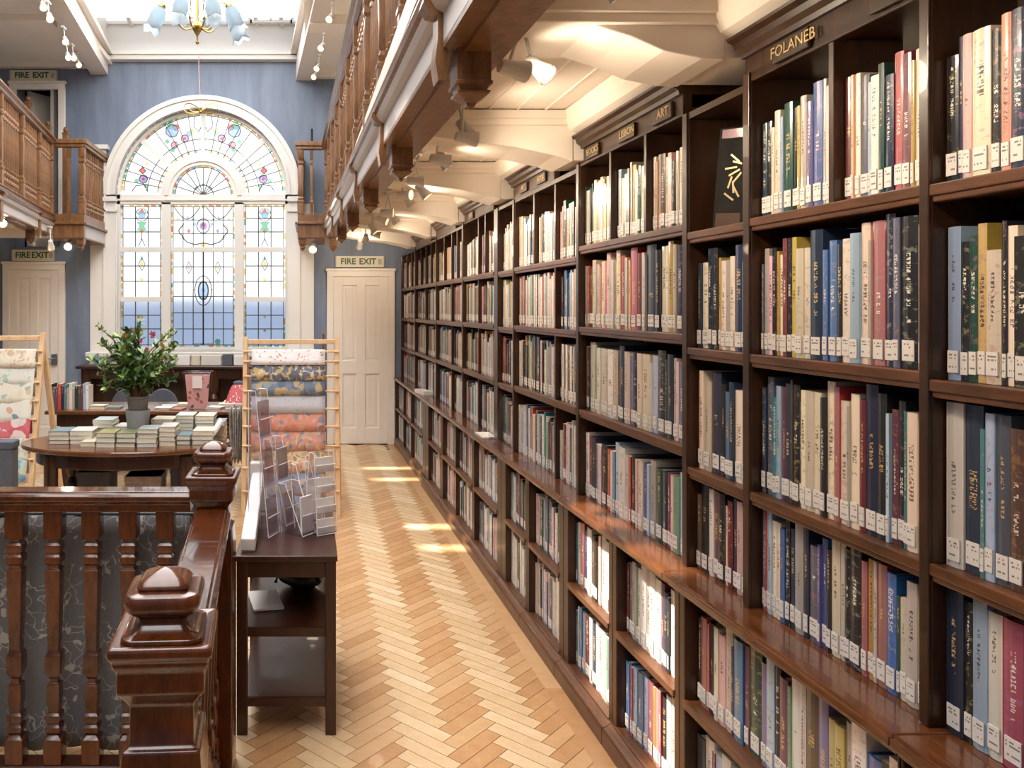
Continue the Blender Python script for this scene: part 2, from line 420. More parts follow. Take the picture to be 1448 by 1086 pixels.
    # four fan lights
    for k, (a0, a1) in enumerate(((3,40),(44,88),(92,136),(140,177))):
        a0, a1 = math.radians(a0), math.radians(a1); q = 10; am = (a0+a1)/2
        arc = lambda r: [pol(r, a0+(a1-a0)*i/q) for i in range(q+1)]
        l = path(arc(.535), .005)+path(arc(.935), .005)+path(arc(.66), .005)+[(pol(.50, a0+(a1-a0)*i/5), pol(.965, a0+(a1-a0)*i/5), .005) for i in range(1, 5)]
        c = []
        for i in range(9):
            b0 = a0+(a1-a0)*(i+.1)/9; b1 = a0+(a1-a0)*(i+.85)/9
            c.append(([pol(.94,b0),pol(.965,b0),pol(.965,b1),pol(.94,b1)], R.choice((0,0,6,0,2))))
            if i % 2: c.append(([pol(.505,b0),pol(.53,b0),pol(.53,b1),pol(.505,b1)], R.choice((0,2,0))))
        if k in (1, 2):
            s = 1 if k == 1 else -1
            def P(r, d): return pol(r, math.radians(90-s*d))
            c += [(disc(*P(.84,26), .075, 7), 3), (disc(*P(.86,22), .042), 1), (disc(*P(.90,25), .05, 6), 2), (disc(*P(.70,18), .04), 5), (disc(*P(.70,18), .02), 4), (disc(*P(.68,30), .035), 5), (disc(*P(.77,10), .03, 5), 0), (disc(*P(.74,13), .04, 6), 3), (disc(*P(.64,34), .03, 5), 2), (disc(*P(.76,34), .03, 5), 2)]
            l += loop(disc(*P(.84,26), .077, 7), .006)+loop(disc(*P(.70,18), .045), .006)+loop(disc(*P(.68,30), .04), .005)+path([P(.93,6),P(.82,8),P(.75,4),P(.80,2)], .005)
        else:
            s = 1 if k == 0 else -1
            def P(r, d): return pol(r, math.radians(d if s > 0 else 180-d))
            c += [(disc(*P(.73,15), .045), 4), (disc(*P(.77,22), .035, 4), 1), (disc(*P(.80,12), .03, 6), 2), (disc(*P(.68,9), .03, 6), 2), (disc(*P(.76,29), .02, 6), 0), (disc(*P(.69,17), .022, 6), 3), (disc(*P(.73,15), .02), 1)]
            l += loop(disc(*P(.73,15), .05), .006)+loop(disc(*P(.77,22), .04, 4), .005)+path([P(.66,4),P(.70,10),P(.80,8),P(.84,3)], .006)
        light(arc(.965)+arc(.50)[::-1], l, c)
window()
plain('outside_wall', '9aabc6', .8, var=.25, sc=1.2)
mb = MB(); mb.box(-5, 4, 13, 13.3, 0, 1.70); mb.prism([(-5,0,1.70),(4,0,1.70),(4,0,1.73),(-5,0,1.73)], (0,13.05,0), (0,13.25,0))
tag(mb.build('neighbouring_building', 'outside_wall'), 'hazy blue grey building seen outside through the lower panes of the arched window', 'building')
# side walls and ceilings
mb = MB(); mb.box(-4.0, -3.8, -2.1, YW, 0, 5.3); struct(mb.build('wall_left', 'blue_paint'))
mb = MB(); mb.box(1.50, 1.65, -2.1, YW-.02, 0, 5.3); o = struct(mb.build('wall_right', 'cream_paint')); o.matrix_world = FB
mb = MB(); mb.box(-4.0, 1.7, -2.15, -2.0, 0, 5.3); struct(mb.build('wall_back', 'blue_paint'))
def beamx(x, y): return x+.085*(YW-y)
plain('beam_paint', 'e4dad0', .45, var=.04)
def long_beam(name, x0, x1, z0, top):
    mb = MB()
    for ya, yb, tp in ((-2.05, 8.28, 4.68), (8.28, YW, top)):
        rs = []
        for y in (ya, yb):
            d = .085*(YW-y)
            rs.append([(x0+d,y,z0),(x1+d,y,z0),(x1+d,y,tp),(x0+d,y,tp)])
        mb.rings(rs, 0, False)
    ya = -2.05
    s = 1 if x0 < -1 else -1; xi = x1 if s > 0 else x0
    for z, w, h in ((4.50,.07,.05),(4.56,.04,.05)):
        rs = []
        for y in (ya, YW):
            d = .085*(YW-y); a, b = sorted((xi+d-.01*s, xi+d+s*w)); rs.append([(a,y,z),(b,y,z),(b,y,z+h),(a,y,z+h)])
        mb.rings(rs, 0, False)
    struct(mb.build(name, 'beam_paint'))
long_beam('trim_1', -2.545, -2.35, 4.30, 5.0); long_beam('trim_2', -.16, .016, 4.235, 5.0)
mb = MB(); mb.box(-2.36, -.15, YW-.06, YW, 4.52, 4.90); mb.box(-2.36, -.15, YW-.11, YW, 4.45, 4.53); mb.box(-2.36, -.15, YW-.14, YW, 4.50, 4.54)
struct(mb.build('trim_3', 'white_paint'))
mb = MB(); mb.box(-4.0, -2.3, -2.1, YW, 4.42, 4.48); mb.box(-4, -2.52, YW-.1, YW, 4.37, 4.42); mb.box(-4, -2.42, 6.0, 6.25, 4.36, 4.42); mb.box(-4, -2.5, 7.5, 7.7, 4.36, 4.42); struct(mb.build('ceiling', 'ceiling_paint'))
mb = MB(); mb.box(-.05, 1.7, -2.1, YW, 4.30, 4.36); mb.box(.0, 1.7, YW-.1, YW, 4.25, 4.30); mb.box(.0, 1.7, 7.2, 7.45, 4.22, 4.30); struct(mb.build('ceiling', 'ceiling_paint'))
# roof light
def skylight():
    root = bpy.data.objects.new('window_2', None); COL.objects.link(root); root.location = (-1.0, 6, 5.0); struct(root)
    MATS[root.name] = Matrix.Translation((-1.0, 6, 5.0))
    sun_slots = [(-2.45,-1.72,8.12,8.22),(-2.45,-1.72,7.62,7.72),(-2.45,-1.72,6.06,6.17),(-2.45,-1.72,5.56,5.67),(-1.66,-1.15,3.24,3.59),(-1.66,-1.15,2.74,3.04)]  # gaps invented in the unseen glowing panes, shaped to throw the sun patches
    z = 4.68
    xs = sorted({-3.1, .85}|{s[0] for s in sun_slots}|{s[1] for s in sun_slots}); ys = sorted({-2.1, 8.27}|{s[2] for s in sun_slots}|{s[3] for s in sun_slots})
    g = MB()
    for i in range(len(xs)-1):
        for j in range(len(ys)-1):
            cx, cy = (xs[i]+xs[i+1])/2, (ys[j]+ys[j+1])/2
            if any(s[0] < cx < s[1] and s[2] < cy < s[3] for s in sun_slots): continue
            g.box(xs[i], xs[i+1], ys[j], ys[j+1], z, z+.02)
    e = MB(); e.prism([(-2.6,YW-.05,4.88),(.2,YW-.05,4.88),(.2,8.6,5.0),(-2.6,8.6,5.0)], (0,0,0), (0,0,.02))
    e.prism([(-2.6,8.6,5.0),(.2,8.6,5.0),(.2,8.27,4.68),(-2.6,8.27,4.68)], (0,0,0), (0,0,.02))
    e.build('end_pane', 'daylight_end', root)
    g.build('pane', 'daylight_pane', root)
    fr = MB()
    fr.box(-2.6, .2, YW-.1, YW-.03, 4.86, 4.90)
    for k in range(9):
        x = -2.35+k*.29
        fr.prism([(x-.02,YW-.06,4.86),(x+.02,YW-.06,4.86),(x+.0,8.6,4.99),(x-.04,8.6,4.99)], (0,0,-.03), (0,0,.01))
    for x in (-.68,-.2): fr.box(x-.02, x+.02, YW-.2, YW-.16, 4.84, 5.0)
    fr.box(-.68, -.2, YW-.2, YW-.16, 4.84, 4.87); fr.box(-.455, -.435, YW-.2, YW-.16, 4.86, 5.0)
    fr.build('frame', 'white_paint', root)
skylight()
# doors
def door(name, x0, x1, ztop, zbot=0, trimw=.08, leaf=True, sign=None):
    root = bpy.data.objects.new(name, None); COL.objects.link(root); root.location = ((x0+x1)/2, YW, zbot); struct(root)
    MATS[root.name] = Matrix.Translation(root.location)
    fr = MB()
    for a, b in ((x0, x0+trimw), (x1-trimw, x1)): fr.box(a, b, YW-.04, YW, zbot, ztop); 
    fr.box(x0, x1, YW-.041, YW, ztop-trimw, ztop); fr.box(x0-.012, x1+.012, YW-.055, YW, ztop-.015, ztop+.015)
    fr.build('architrave', 'door_paint', root, bevel=.006)
    if leaf:
        l = MB(); a, b = x0+trimw, x1-trimw; t = ztop-trimw; h = t-zbot
        l.box(a, b, YW-.008, YW, zbot+.008, t)
        w = b-a; st = .1*w/.6; rails = [zbot+.008, zbot+.2*h/2, zbot+.42*h, zbot+.50*h, t-.1, t]
        for xa, xb in ((a, a+st), (b-st, b), ((a+b)/2-st/2, (a+b)/2+st/2)): l.box(xa, xb, YW-.024, YW, zbot+.008, t)
        for k in (0, 2, 4): l.box(a, b, YW-.023, YW, rails[k], rails[k+1])
        for xa, xb in ((a+st, (a+b)/2-st/2), ((a+b)/2+st/2, b-st)):
            for za, zb in ((rails[1], rails[2]), (rails[3], rails[4])): l.box(xa+.03, xb-.03, YW-.014, YW, za+.03, zb-.03)
        l.build('leaf', 'door_paint', root, bevel=.005)
    return root
d1 = door('door_1', .198, .988, 2.03)
d2 = door('door_2', -3.566, -2.84, 2.11)
h = MB(); h.box(-2.99, -2.93, YW-.06, YW-.02, .93, 1.05); h.tube([(-2.96,YW-.03,1.0),(-2.96,YW-.08,1.0),(-3.03,YW-.09,1.0)], .012); h.build('handle', 'metal_grey', d2)
d3 = door('door_3', -3.49, -2.84, 4.205, 2.4, leaf=False)
l = MB(); l.obox((-3.25, YW+.42, 3.25), (.44,.04,1.85), (0,0,1.0)); l.obox((-3.26, YW+.40, 3.6), (.25,.05,.8), (0,0,1.0)); l.obox((-3.26, YW+.40, 2.75), (.25,.05,.6), (0,0,1.0)); l.build('leaf', 'door_paint', d3)
l = MB(); l.obox((-2.97, YW+.28, 3.27), (.04,.44,1.8), (0,0,-.25)); l.build('leaf', 'door_paint', d3)
mb = MB(); mb.box(-3.8, -2.45, YW-.02, YW, 0, .14); mb.box(.05, .19, YW-.02, YW, 0, .14); struct(mb.build('baseboard_end', 'white_paint'))
mb = MB(); mb.box(-2.45, -2.36, YW-.07, YW-.005, 2.3, 3.42); mb.box(-2.48, -2.33, YW-.1, YW-.005, 3.42, 3.47); struct(mb.build('trim_4', 'white_paint'))
# exit signs
def sign(px0, px1, y0, y1, label, Y=YW-.03):
    c = at((px0+px1)/2, (y0+y1)/2, Y); w = (px1-px0)*Y/F; h = (y1-y0)*Y/F
    root = thing('exit_sign', label, 'sign', (c[0], Y, c[2]), group=None)
    b = MB(); b.box(c[0]-w/2, c[0]+w/2, Y, Y+.022, c[2]-h/2, c[2]+h/2); b.build('sign_board', 'sign_cream', root, bevel=.003)
    for s in (-1, 1):
        e = MB(); e.box(c[0]+s*w/2-.006, c[0]+s*w/2+.006, Y-.003, Y+.02, c[2]-h/2, c[2]+h/2); e.build('edge_strip', 'lamp_grey', root)
    for wd, dx in (('FIRE', -.205), ('EXIT', .20)):
        tx = text_mb(wd, h*.74, h*.02, .0008); tx.v = [(c[0]+(dx-.04)*w+p[0], Y-.002-p[2], c[2]+p[1]) for p in tx.v]; tx.build('lettering', 'green_letter', root)
    q = MB(); q.box(c[0]+.42*w-.025, c[0]+.42*w+.02, Y-.002, Y, c[2]-h*.25, c[2]+h*.25); q.build('pictogram', 'lamp_grey', root)
sign(475, 543, 362, 378, 'cream and green fire exit sign above the right hand door beside the bookcases')
sign(14, 80, 99, 114, 'cream and green fire exit sign above the open door on the upper gallery')
sign(17, 77, 353, 369, 'cream and green fire exit sign above the closed door under the left gallery')
# ------------------------------------------------------------------ bookcases
XU = 1.19; XL = 1.12; XW = 1.49; LEDGE = .785
# name: y0 (near) y1 (far) shelves, top-row dividers, all-row dividers, top height, cornice span, plates
UP = [
 ('A', 1.06, 1.470, [1.825, 1.452, 1.10], [], [], 2.22, None),
 ('B', 1.495, 2.062, [1.828, 1.465, 1.097], [1.757], [], 2.22, (1.475, 2.09)),
 ('C', 2.095, 2.395, [1.822, 1.466, 1.096], [], [], 2.195, None),
 ('D', 2.430, 3.325, [1.852, 1.507, 1.153], [2.708, 3.012], [], 2.22, (2.43, 3.355)),
 ('E', 3.367, 4.327, [1.812, 1.49, 1.155], [3.66, 3.99], [3.66], 2.195, (3.66, 4.35)),
 ('F', 4.355, 4.676, [1.805, 1.475, 1.14], [], [], 2.195, None),
 ('G', 4.790, 5.668, [1.812, 1.485, 1.145], [5.03, 5.22], [5.22], 2.22, (4.79, 5.695)),
 ('H', 5.700, 6.758, [1.812, 1.48, 1.14], [5.92, 6.13, 6.44], [6.13], 2.195, (5.95, 6.785)),
 ('I', 6.790, 7.967, [1.812, 1.475, 1.135], [7.08, 7.36, 7.66], [7.36], 2.195, (7.05, 7.99)),
 ('J', 7.998, 9.02, [1.81, 1.47, 1.13], [8.3, 8.66], [], 2.195, None)]
UPN = {'A':'bookcase cut by the right edge','B':'bookcase with two open top compartments','C':'narrow bookcase with leaning dark books','D':'bookcase with three name plates','E':'bookcase beyond the three plates one','F':'dim narrow bookcase halfway along','G':'bookcase beyond the dim narrow one','H':'third bookcase from the far door','I':'second bookcase from the far door','J':'bookcase nearest the far door'}
UPL = {'A':'tall dark wooden wall bookcase cut off by the right edge of the photo',
 'B':'tall dark wooden bookcase with carved cornice and two open compartments showing cream wall',
 'C':'narrow dark wooden bookcase whose top shelf holds only two leaning dark books',
 'D':'dark wooden bookcase with three name plates along its moulded cornice',
 'E':'dark wooden bookcase just beyond the one with three name plates',
 'F':'dim narrow wooden bookcase section halfway along the right hand wall',
 'G':'wooden bookcase just beyond the dim narrow section halfway along the wall',
 'H':'wooden wall bookcase third from the cream door at the far end',
 'I':'wooden wall bookcase second from the cream door at the far end',
 'J':'wooden wall bookcase nearest the cream door at the far end'}
def plate(root, y, txt, size=.05):
    p = MB(); p.box(XU-.012, XU-.002, y-.085, y+.05, 2.205, 2.255); pl = p.build('name_plate', 'plate_dark', root, bevel=.003)
    tx = text_mb(txt, size, 0, .0015); tx.v = [(XU-.013-q[2], y-.03-q[0], 2.23+q[1]) for q in tx.v]; tx.build('plate_lettering', 'gold_letter', pl)
for nm, y0, y1, sh, dv, dva, top, cor in UP:
    root = thing('bookcase', UPL[nm], 'bookcase', (XU, (y0+y1)/2, LEDGE), FB)
    yn = [u[1] for u in UP if u[1] > y1]; yn = (min(yn) if yn else y1+.03)-.001
    f = MB(); f.box(XU, XU+.17, y1+.001, yn, LEDGE+.001, top); f.build('upright', 'bookcase_wood', root, bevel=.003)
    f = MB(); f.box(XU-.006, XU+.001, y1+.001, min(yn,y1+.03), LEDGE+.001, top); f.build('face_strip', 'bookcase_wood', root, bevel=.002)
    for z in sh:
        f = MB(); f.box(XU+.006, XU+.285, y0, y1, z-.026, z); f.box(XU-.004, XU+.012, y0-.003, y1+.003, z-.022, z+.001); f.box(XU, XU+.02, y0, y1, z-.034, z-.02)
        f.build('shelf', 'shelf_wood', root, bevel=.003)
    f = MB(); f.box(XU, XU+.29, y0, y1, top-.02, top); f.build('top_board', 'bookcase_wood', root)
    zs = [LEDGE]+sh[::-1]+[top-.02]
    for d in dv:
        f = MB(); f.box(XU+.004, XU+.165, d-.009, d+.009, sh[0], top-.02); f.build('divider', 'bookcase_wood', root, bevel=.002)
    for d in dva:
        for k in range(3):
            f = MB(); f.box(XU+.004, XU+.165, d-.009, d+.009, zs[k], zs[k+1]-.034); f.build('divider', 'bookcase_wood', root, bevel=.002)
    # back only behind the lower rows: the top compartments show the cream wall
    f = MB(); f.box(XU+.285, XU+.295, y0, y1, LEDGE+.02, sh[0]-.02); f.build('back_panel', 'dark_wood', root)
    if cor:
        c0, c1 = cor; zt = 2.315
        f = MB(); f.box(XU+.0, XU+.03, c0, c1, 2.195, 2.27); f.box(XU, XU+.28, c1-.02, c1, 2.195, 2.27)
        f.build('fascia', 'bookcase_wood', root, bevel=.003)
        f = MB(); pr = [(XU+.02,2.262),(XU-.012,2.262),(XU-.015,2.275),(XU-.03,2.285),(XU-.034,2.30),(XU-.05,2.308),(XU-.052,zt),(XU+.28,zt),(XU+.28,2.262)]
        f.prism([(x,0,z) for x, z in pr], (0,c0,0), (0,c1,0)); f.build('cornice', 'bookcase_wood', root)
    if nm == 'B': plate(root, 1.90, 'FOLANEB', .04); plate(root, 1.57, 'EA', .045); 
    if nm == 'D': plate(root, 3.18, 'BOOKS', .038); plate(root, 2.85, 'LISBON', .038); plate(root, 2.57, 'ART', .042)
    if nm == 'E': plate(root, 4.15, 'ART', .036); plate(root, 3.85, 'BOOK', .036)
    if nm == 'G': plate(root, 5.4, 'ARTS', .036)
# ledge boards
seams = [1.0, 1.452, 2.366, 3.30, 4.27, 5.1, 6.15, 7.06, 8.0, 9.03]
LNM = ['nearest the camera at the right edge','in front of the widest low cabinet','lit by sunlight beside the narrow bookcase','just beyond the brightest sunlit board','holding the small pile of papers','fifth counting back from the far door','fourth counting back from the far door','holding the far clear stand','second from the far door','nearest the far door']
LNM = ['nearest the camera at the right edge','shadowed, in front of the widest low cabinet','brightest sunlit one beside the narrow bookcase','just beyond the brightest sunlit board','carrying the clear book stand','fourth from the far end','third from the far end','next to the farthest one','farthest one beside the cream door']
for k in range(9):
    root = thing('ledge_board', 'polished wooden ledge board on the low cabinets, '+LNM[k], 'ledge', (1.3, (seams[k]+seams[k+1])/2, LEDGE-.034), FB)
    f = MB(); a, b = seams[k]+.001, seams[k+1]-.001
    f.box(1.10, XW, a, b, LEDGE-.032, LEDGE-.0005); f.box(1.092, 1.12, a, b, LEDGE-.026, LEDGE-.006); f.box(1.108, 1.14, a, b, LEDGE-.042, LEDGE-.03)
    f.build('board', 'ledge_wood', root, bevel=.004)
LOW = [('a', 1.06, 1.452, []), ('b', 1.467, 2.281, []), ('c', 2.345, 2.772, []), ('d', 2.842, 3.27, []), ('e', 3.385, 3.828, []), ('f', 3.888, 4.256, []),
       ('g', 4.436, 5.02, []), ('h', 5.08, 6.11, [5.626]), ('i', 6.18, 6.78, []), ('j', 7.08, 7.80, []), ('k', 7.84, 9.0, [8.4])]
LOWL = {'a':'low cabinet at the right edge','b':'widest low cabinet','c':'sunlit low cabinet','d':'low cabinet left of the sunlit one','e':'third low cabinet from the widest','f':'fourth low cabinet from the widest','g':'fifth low cabinet from the widest','h':'low cabinet with a middle divider','i':'low cabinet before the step','j':'low cabinet after the step','k':'low cabinet beside the far door'}
LOWD = {'a':'low wooden book cabinet cut off by the right edge of the photo','b':'widest low wooden book cabinet in the right foreground, without a divider','c':'low wooden book cabinet lit by sun below the brightest ledge','d':'low wooden book cabinet just left of the sunlit one',
 'e':'low wooden book cabinet third in line beyond the widest one','f':'low wooden book cabinet fourth in line beyond the widest one','g':'low wooden book cabinet fifth in line beyond the widest one','h':'long low wooden cabinet with a middle divider, far along the wall','i':'low wooden cabinet just before the step in the plinth','j':'low wooden cabinet just after the step in the plinth','k':'low wooden cabinet beside the cream door at the far end'}
LS = [.43, .085]
for k, (nm, y0, y1, dva) in enumerate(LOW):
    root = thing('low_bookcase', LOWD[nm], 'bookcase', (XL, (y0+y1)/2, 0), FB)
    yn = LOW[k+1][1] if k+1 < len(LOW) else 9.03
    g = (yn-y1)/2-.0015
    f = MB(); f.box(XL, XL+.26, y1, y1+g, .06, LEDGE-.043); f.box(XL+.26, XW-.02, y1, y1+.01, .06, LEDGE-.043); f.build('upright', 'bookcase_wood', root, bevel=.003)
    gp = (y0-LOW[k-1][2])/2-.0015 if k else .01
    f = MB(); f.box(XL, XL+.26, y0-gp, y0, .06, LEDGE-.043); f.build('upright', 'bookcase_wood', root, bevel=.003)
    for z in LS:
        f = MB(); f.box(XL+.006, XW-.03, y0, y1, z-.025, z); f.box(XL-.006, XL+.012, y0-.004, y1+.004, z-.022, z+.001); f.build('shelf', 'shelf_wood', root, bevel=.003)
    for d in dva:
        for za, zb in ((LS[1], LS[0]-.026), (LS[0], LEDGE-.043)):
            f = MB(); f.box(XL+.004, XL+.24, d-.01, d+.01, za, zb); f.build('divider', 'bookcase_wood', root, bevel=.002)
    f = MB(); f.box(XW-.03, XW-.02, y0, y1, .06, LEDGE-.05); f.build('back_panel', 'dark_wood', root)
    f = MB(); off = .018 if nm in 'jk' else 0
    a, b = y0-gp-.0, y1+g
    f.box(XL-.04+off, XL+.02, a, b, 0, .055); f.prism([(XL-.04+off,0,.055),(XL-.034+off,0,.066),(XL-.022+off,0,.07),(XL-.01,0,.08),(XL+.02,0,.08),(XL+.02,0,.055)], (0,a,0), (0,b,0))
    f.build('plinth', 'shelf_wood', root, bevel=.002)

# ------------------------------------------------------------------ books
PAL = {'k':('28282b','black'),'n':('27344c','navy'),'b':('2a62a0','blue'),'l':('9db9d3','pale blue'),'w':('e3dcd3','white'),'c':('ddcdb4','cream'),'e':('b9afa4','grey beige'),
 'g':('1f4c40','dark green'),'G':('7da183','soft green'),'y':('b8a04c','mustard'),'o':('dca679','peach'),'r':('b23e3f','red'),'m':('74303e','maroon'),'p':('d7a3a6','pink'),
 'v':('6b5f96','purple'),'t':('2b7d8c','teal'),'s':('5b6170','slate'),'h':('5b4434','brown')}
KEYS = list(PAL)
def spine_mat(k):
    t = NT('spine_'+(k if k.islower() else 'soft')); base = rgb(PAL[k][0]); dark = sum(base[:3]) < .75
    uv = t.n('ShaderNodeUVMap', uv_map='UVMap').outputs[0]; sp = t.n('ShaderNodeSeparateXYZ'); t.l(uv, sp.inputs[0])
    u, v = sp.outputs[0], sp.outputs[1]
    seed = t.math('FLOOR', v); vf = t.math('FRACT', v)
    def wn(*a):
        c = t.n('ShaderNodeCombineXYZ')
        for i, x in enumerate(a): t.inp(c.inputs[i], x)
        w = t.n('ShaderNodeTexWhiteNoise', noise_dimensions='3D'); t.l(c.outputs[0], w.inputs[0]); return w.outputs[0], w.outputs[1]
    r1, rc = wn(seed, 1.5, 0); r2, _ = wn(seed, 2.5, 0); r3, _ = wn(seed, 3.5, 0)
    # slight hue and value drift from book to book
    hs = t.n('ShaderNodeHueSaturation'); hs.inputs['Color'].default_value = base
    t.l(t.math('ADD', t.math('MULTIPLY', r1, .07), .465), hs.inputs['Hue']); t.l(t.math('ADD', t.math('MULTIPLY', r2, .4), .6), hs.inputs['Saturation']); t.l(t.math('ADD', t.math('MULTIPLY', r3, .5), .75), hs.inputs['Value'])
    # cover art blotches on some spines
    cb = t.n('ShaderNodeCombineXYZ'); t.l(t.math('MULTIPLY', u, .02), cb.inputs[0]); t.l(v, cb.inputs[1])
    nz = t.noise(cb.outputs[0], 60, 4, .7)
    r4, rc4 = wn(seed, 4.5, 0)
    art = t.math('MULTIPLY', t.math('GREATER_THAN', nz, .57), t.math('GREATER_THAN', r4, .5))
    col = t.mix(t.math('MULTIPLY', art, .4), hs.outputs[0], t.mix(.7, rc4, rgb('8a7a66')))
    # title: rows of small glyph-like marks running down the spine
    cell = t.math('FLOOR', t.math('DIVIDE', vf, .0085)); fv = t.math('FRACT', t.math('DIVIDE', vf, .0085))
    sub = t.math('FLOOR', t.math('MULTIPLY', fv, 4)); su = t.math('FLOOR', t.math('MULTIPLY', u, 9))
    gl, _ = wn(t.math('ADD', t.math('MULTIPLY', cell, 7), sub), su, seed)
    wd, _ = wn(cell, 9.5, seed)
    lo = t.math('ADD', t.math('MULTIPLY', r1, .07), .085); hi = t.math('ADD', t.math('MULTIPLY', r2, .09), .15)
    hw = t.math('ADD', t.math('MULTIPLY', r3, .14), .1)
    msk = t.math('GREATER_THAN', gl, .45)
    for x in (t.math('LESS_THAN', sub, 2.5), t.math('GREATER_THAN', wd, .16), t.math('GREATER_THAN', vf, lo), t.math('LESS_THAN', vf, hi), t.math('LESS_THAN', t.math('ABSOLUTE', t.math('SUBTRACT', u, .5)), hw)):
        msk = t.math('MULTIPLY', msk, x)
    ink = t.mix(t.math('GREATER_THAN', r4, .45), rgb('d9b878' if dark else '4a3a34'), rgb('efe9dc' if dark else '222228'))
    col = t.mix(t.math('MULTIPLY', msk, .85), col, ink)
    t.bsdf(col, .3, coat=.3); M['spine_'+k] = t.m
    return t.m
for k in KEYS: spine_mat(k); plain('cover_'+k, PAL[k][0], .32, coat=.25, bs=0, var=.1, sc=14)
t = NT('spine_label'); uv = t.n('ShaderNodeUVMap', uv_map='UVMap').outputs[0]; sp = t.n('ShaderNodeSeparateXYZ'); t.l(uv, sp.inputs[0])
sd = t.math('FLOOR', sp.outputs[1]); fv = t.math('FRACT', sp.outputs[1])
cc = t.n('ShaderNodeCombineXYZ'); t.l(t.math('FLOOR', t.math('MULTIPLY', sp.outputs[0], 11)), cc.inputs[0]); t.l(t.math('FLOOR', t.math('MULTIPLY', fv, 13)), cc.inputs[1]); t.l(sd, cc.inputs[2])
wn = t.n('ShaderNodeTexWhiteNoise', noise_dimensions='3D'); t.l(cc.outputs[0], wn.inputs[0])
row = t.math('FLOOR', t.math('MULTIPLY', fv, 13))
mk = t.math('MULTIPLY', t.math('GREATER_THAN', wn.outputs[0], .42), t.math('LESS_THAN', t.math('ABSOLUTE', t.math('SUBTRACT', sp.outputs[0], .5)), .29))
rowok = t.math('ADD', t.math('ADD', t.math('COMPARE', row, 10, .3), t.math('COMPARE', row, 8, .3)), t.math('COMPARE', row, 3, .3))
t.bsdf(t.mix(t.math('MULTIPLY', t.math('MULTIPLY', mk, rowok), .75), rgb('e6e1dc'), rgb('2d2a2a')), .4); M['spine_label'] = t.m

SEED = [0]
def book_geo(cover, pages, label, y, t, h, d, x, z, cm=0, sm=1, pm=2, lm=3, simple=False):
    """book standing at far-left corner y (far side), thickness t towards the camera; spine at x facing -X"""
    SEED[0] += 1; sd = SEED[0]
    y0, y1 = y-t, y-.0004          # y0 near, y1 far
    U = lambda pts: [((y1-p[1])/t, sd+p[2]-z) for p in pts]
    if simple:
        for pts, m in ((((x,y0,z),(x,y0,z+h),(x,y1,z+h),(x,y1,z)), sm),):
            cover.poly(pts, m, U(pts))
        cover.poly([(x,y0,z),(x+d,y0,z),(x+d,y0,z+h),(x,y0,z+h)], cm)
        cover.poly([(x,y1,z+h),(x+d,y1,z+h),(x+d,y1,z),(x,y1,z)], cm)
        cover.poly([(x,y0,z+h),(x+d,y0,z+h),(x+d,y1,z+h),(x,y1,z+h)], pm)
    else:
        b = min(.0028, t*.16); bul = min(.004, t*.16)
        n = 4; prof = [(x+bul*(1-math.sin(PI*k/n)), y1-(y1-y0)*k/n) for k in range(n+1)]
        for k in range(n):
            (xa, ya), (xb, yb) = prof[k], prof[k+1]
            pts = [(xb,yb,z),(xb,yb,z+h),(xa,ya,z+h),(xa,ya,z)]
            cover.poly(pts, sm, U(pts))
        sp = [(p[0], p[1]) for p in prof]
        top = [(p[0],p[1],z+h) for p in sp]+[(x+bul+b,y0,z+h),(x+bul+b,y1,z+h)][:]
        cover.poly([(p[0],p[1],z+h) for p in sp[::-1]]+[(x+bul+b,y1,z+h),(x+bul+b,y0,z+h)][0:2][::1], cm)
        cover.poly([(x+bul+b,y1,z),(x+bul+b,y1,z+h),(x+bul+b,y0,z+h),(x+bul+b,y0,z)][::-1], cm)
        cover.box(x+bul*.8, x+d, y0, y0+b, z, z+h, cm); cover.box(x+bul*.8, x+d, y1-b, y1, z, z+h, cm)
        pages.box(x+bul+b, x+d-.004, y0+b, y1-b, z+.003, z+h-.005)
    lh = .042; z0 = z+.012+(sd%3)*.002
    if label is not None:
        xx = x-.0009
        e = min(.1*t, .0025)+max(0, t-.03)*.3; L = [(xx,y0+e,z0),(xx,y0+e,z0+lh),(xx,y1-e,z0+lh),(xx,y1-e,z0)]
        uvs = [((y1-p[1])/t, sd+(p[2]-z0)/lh*.999) for p in L]
        if simple: label.poly(L, lm, uvs)
        else:
            b0 = len(label.v); label.v += L+[(p[0]+.002,p[1],p[2]) for p in L]
            label.face([b0,b0+1,b0+2,b0+3], 0, uvs)
            for q in ((0,4,5,1),(1,5,6,2),(2,6,7,3),(3,7,4,0)): label.face([b0+i for i in q], 0)
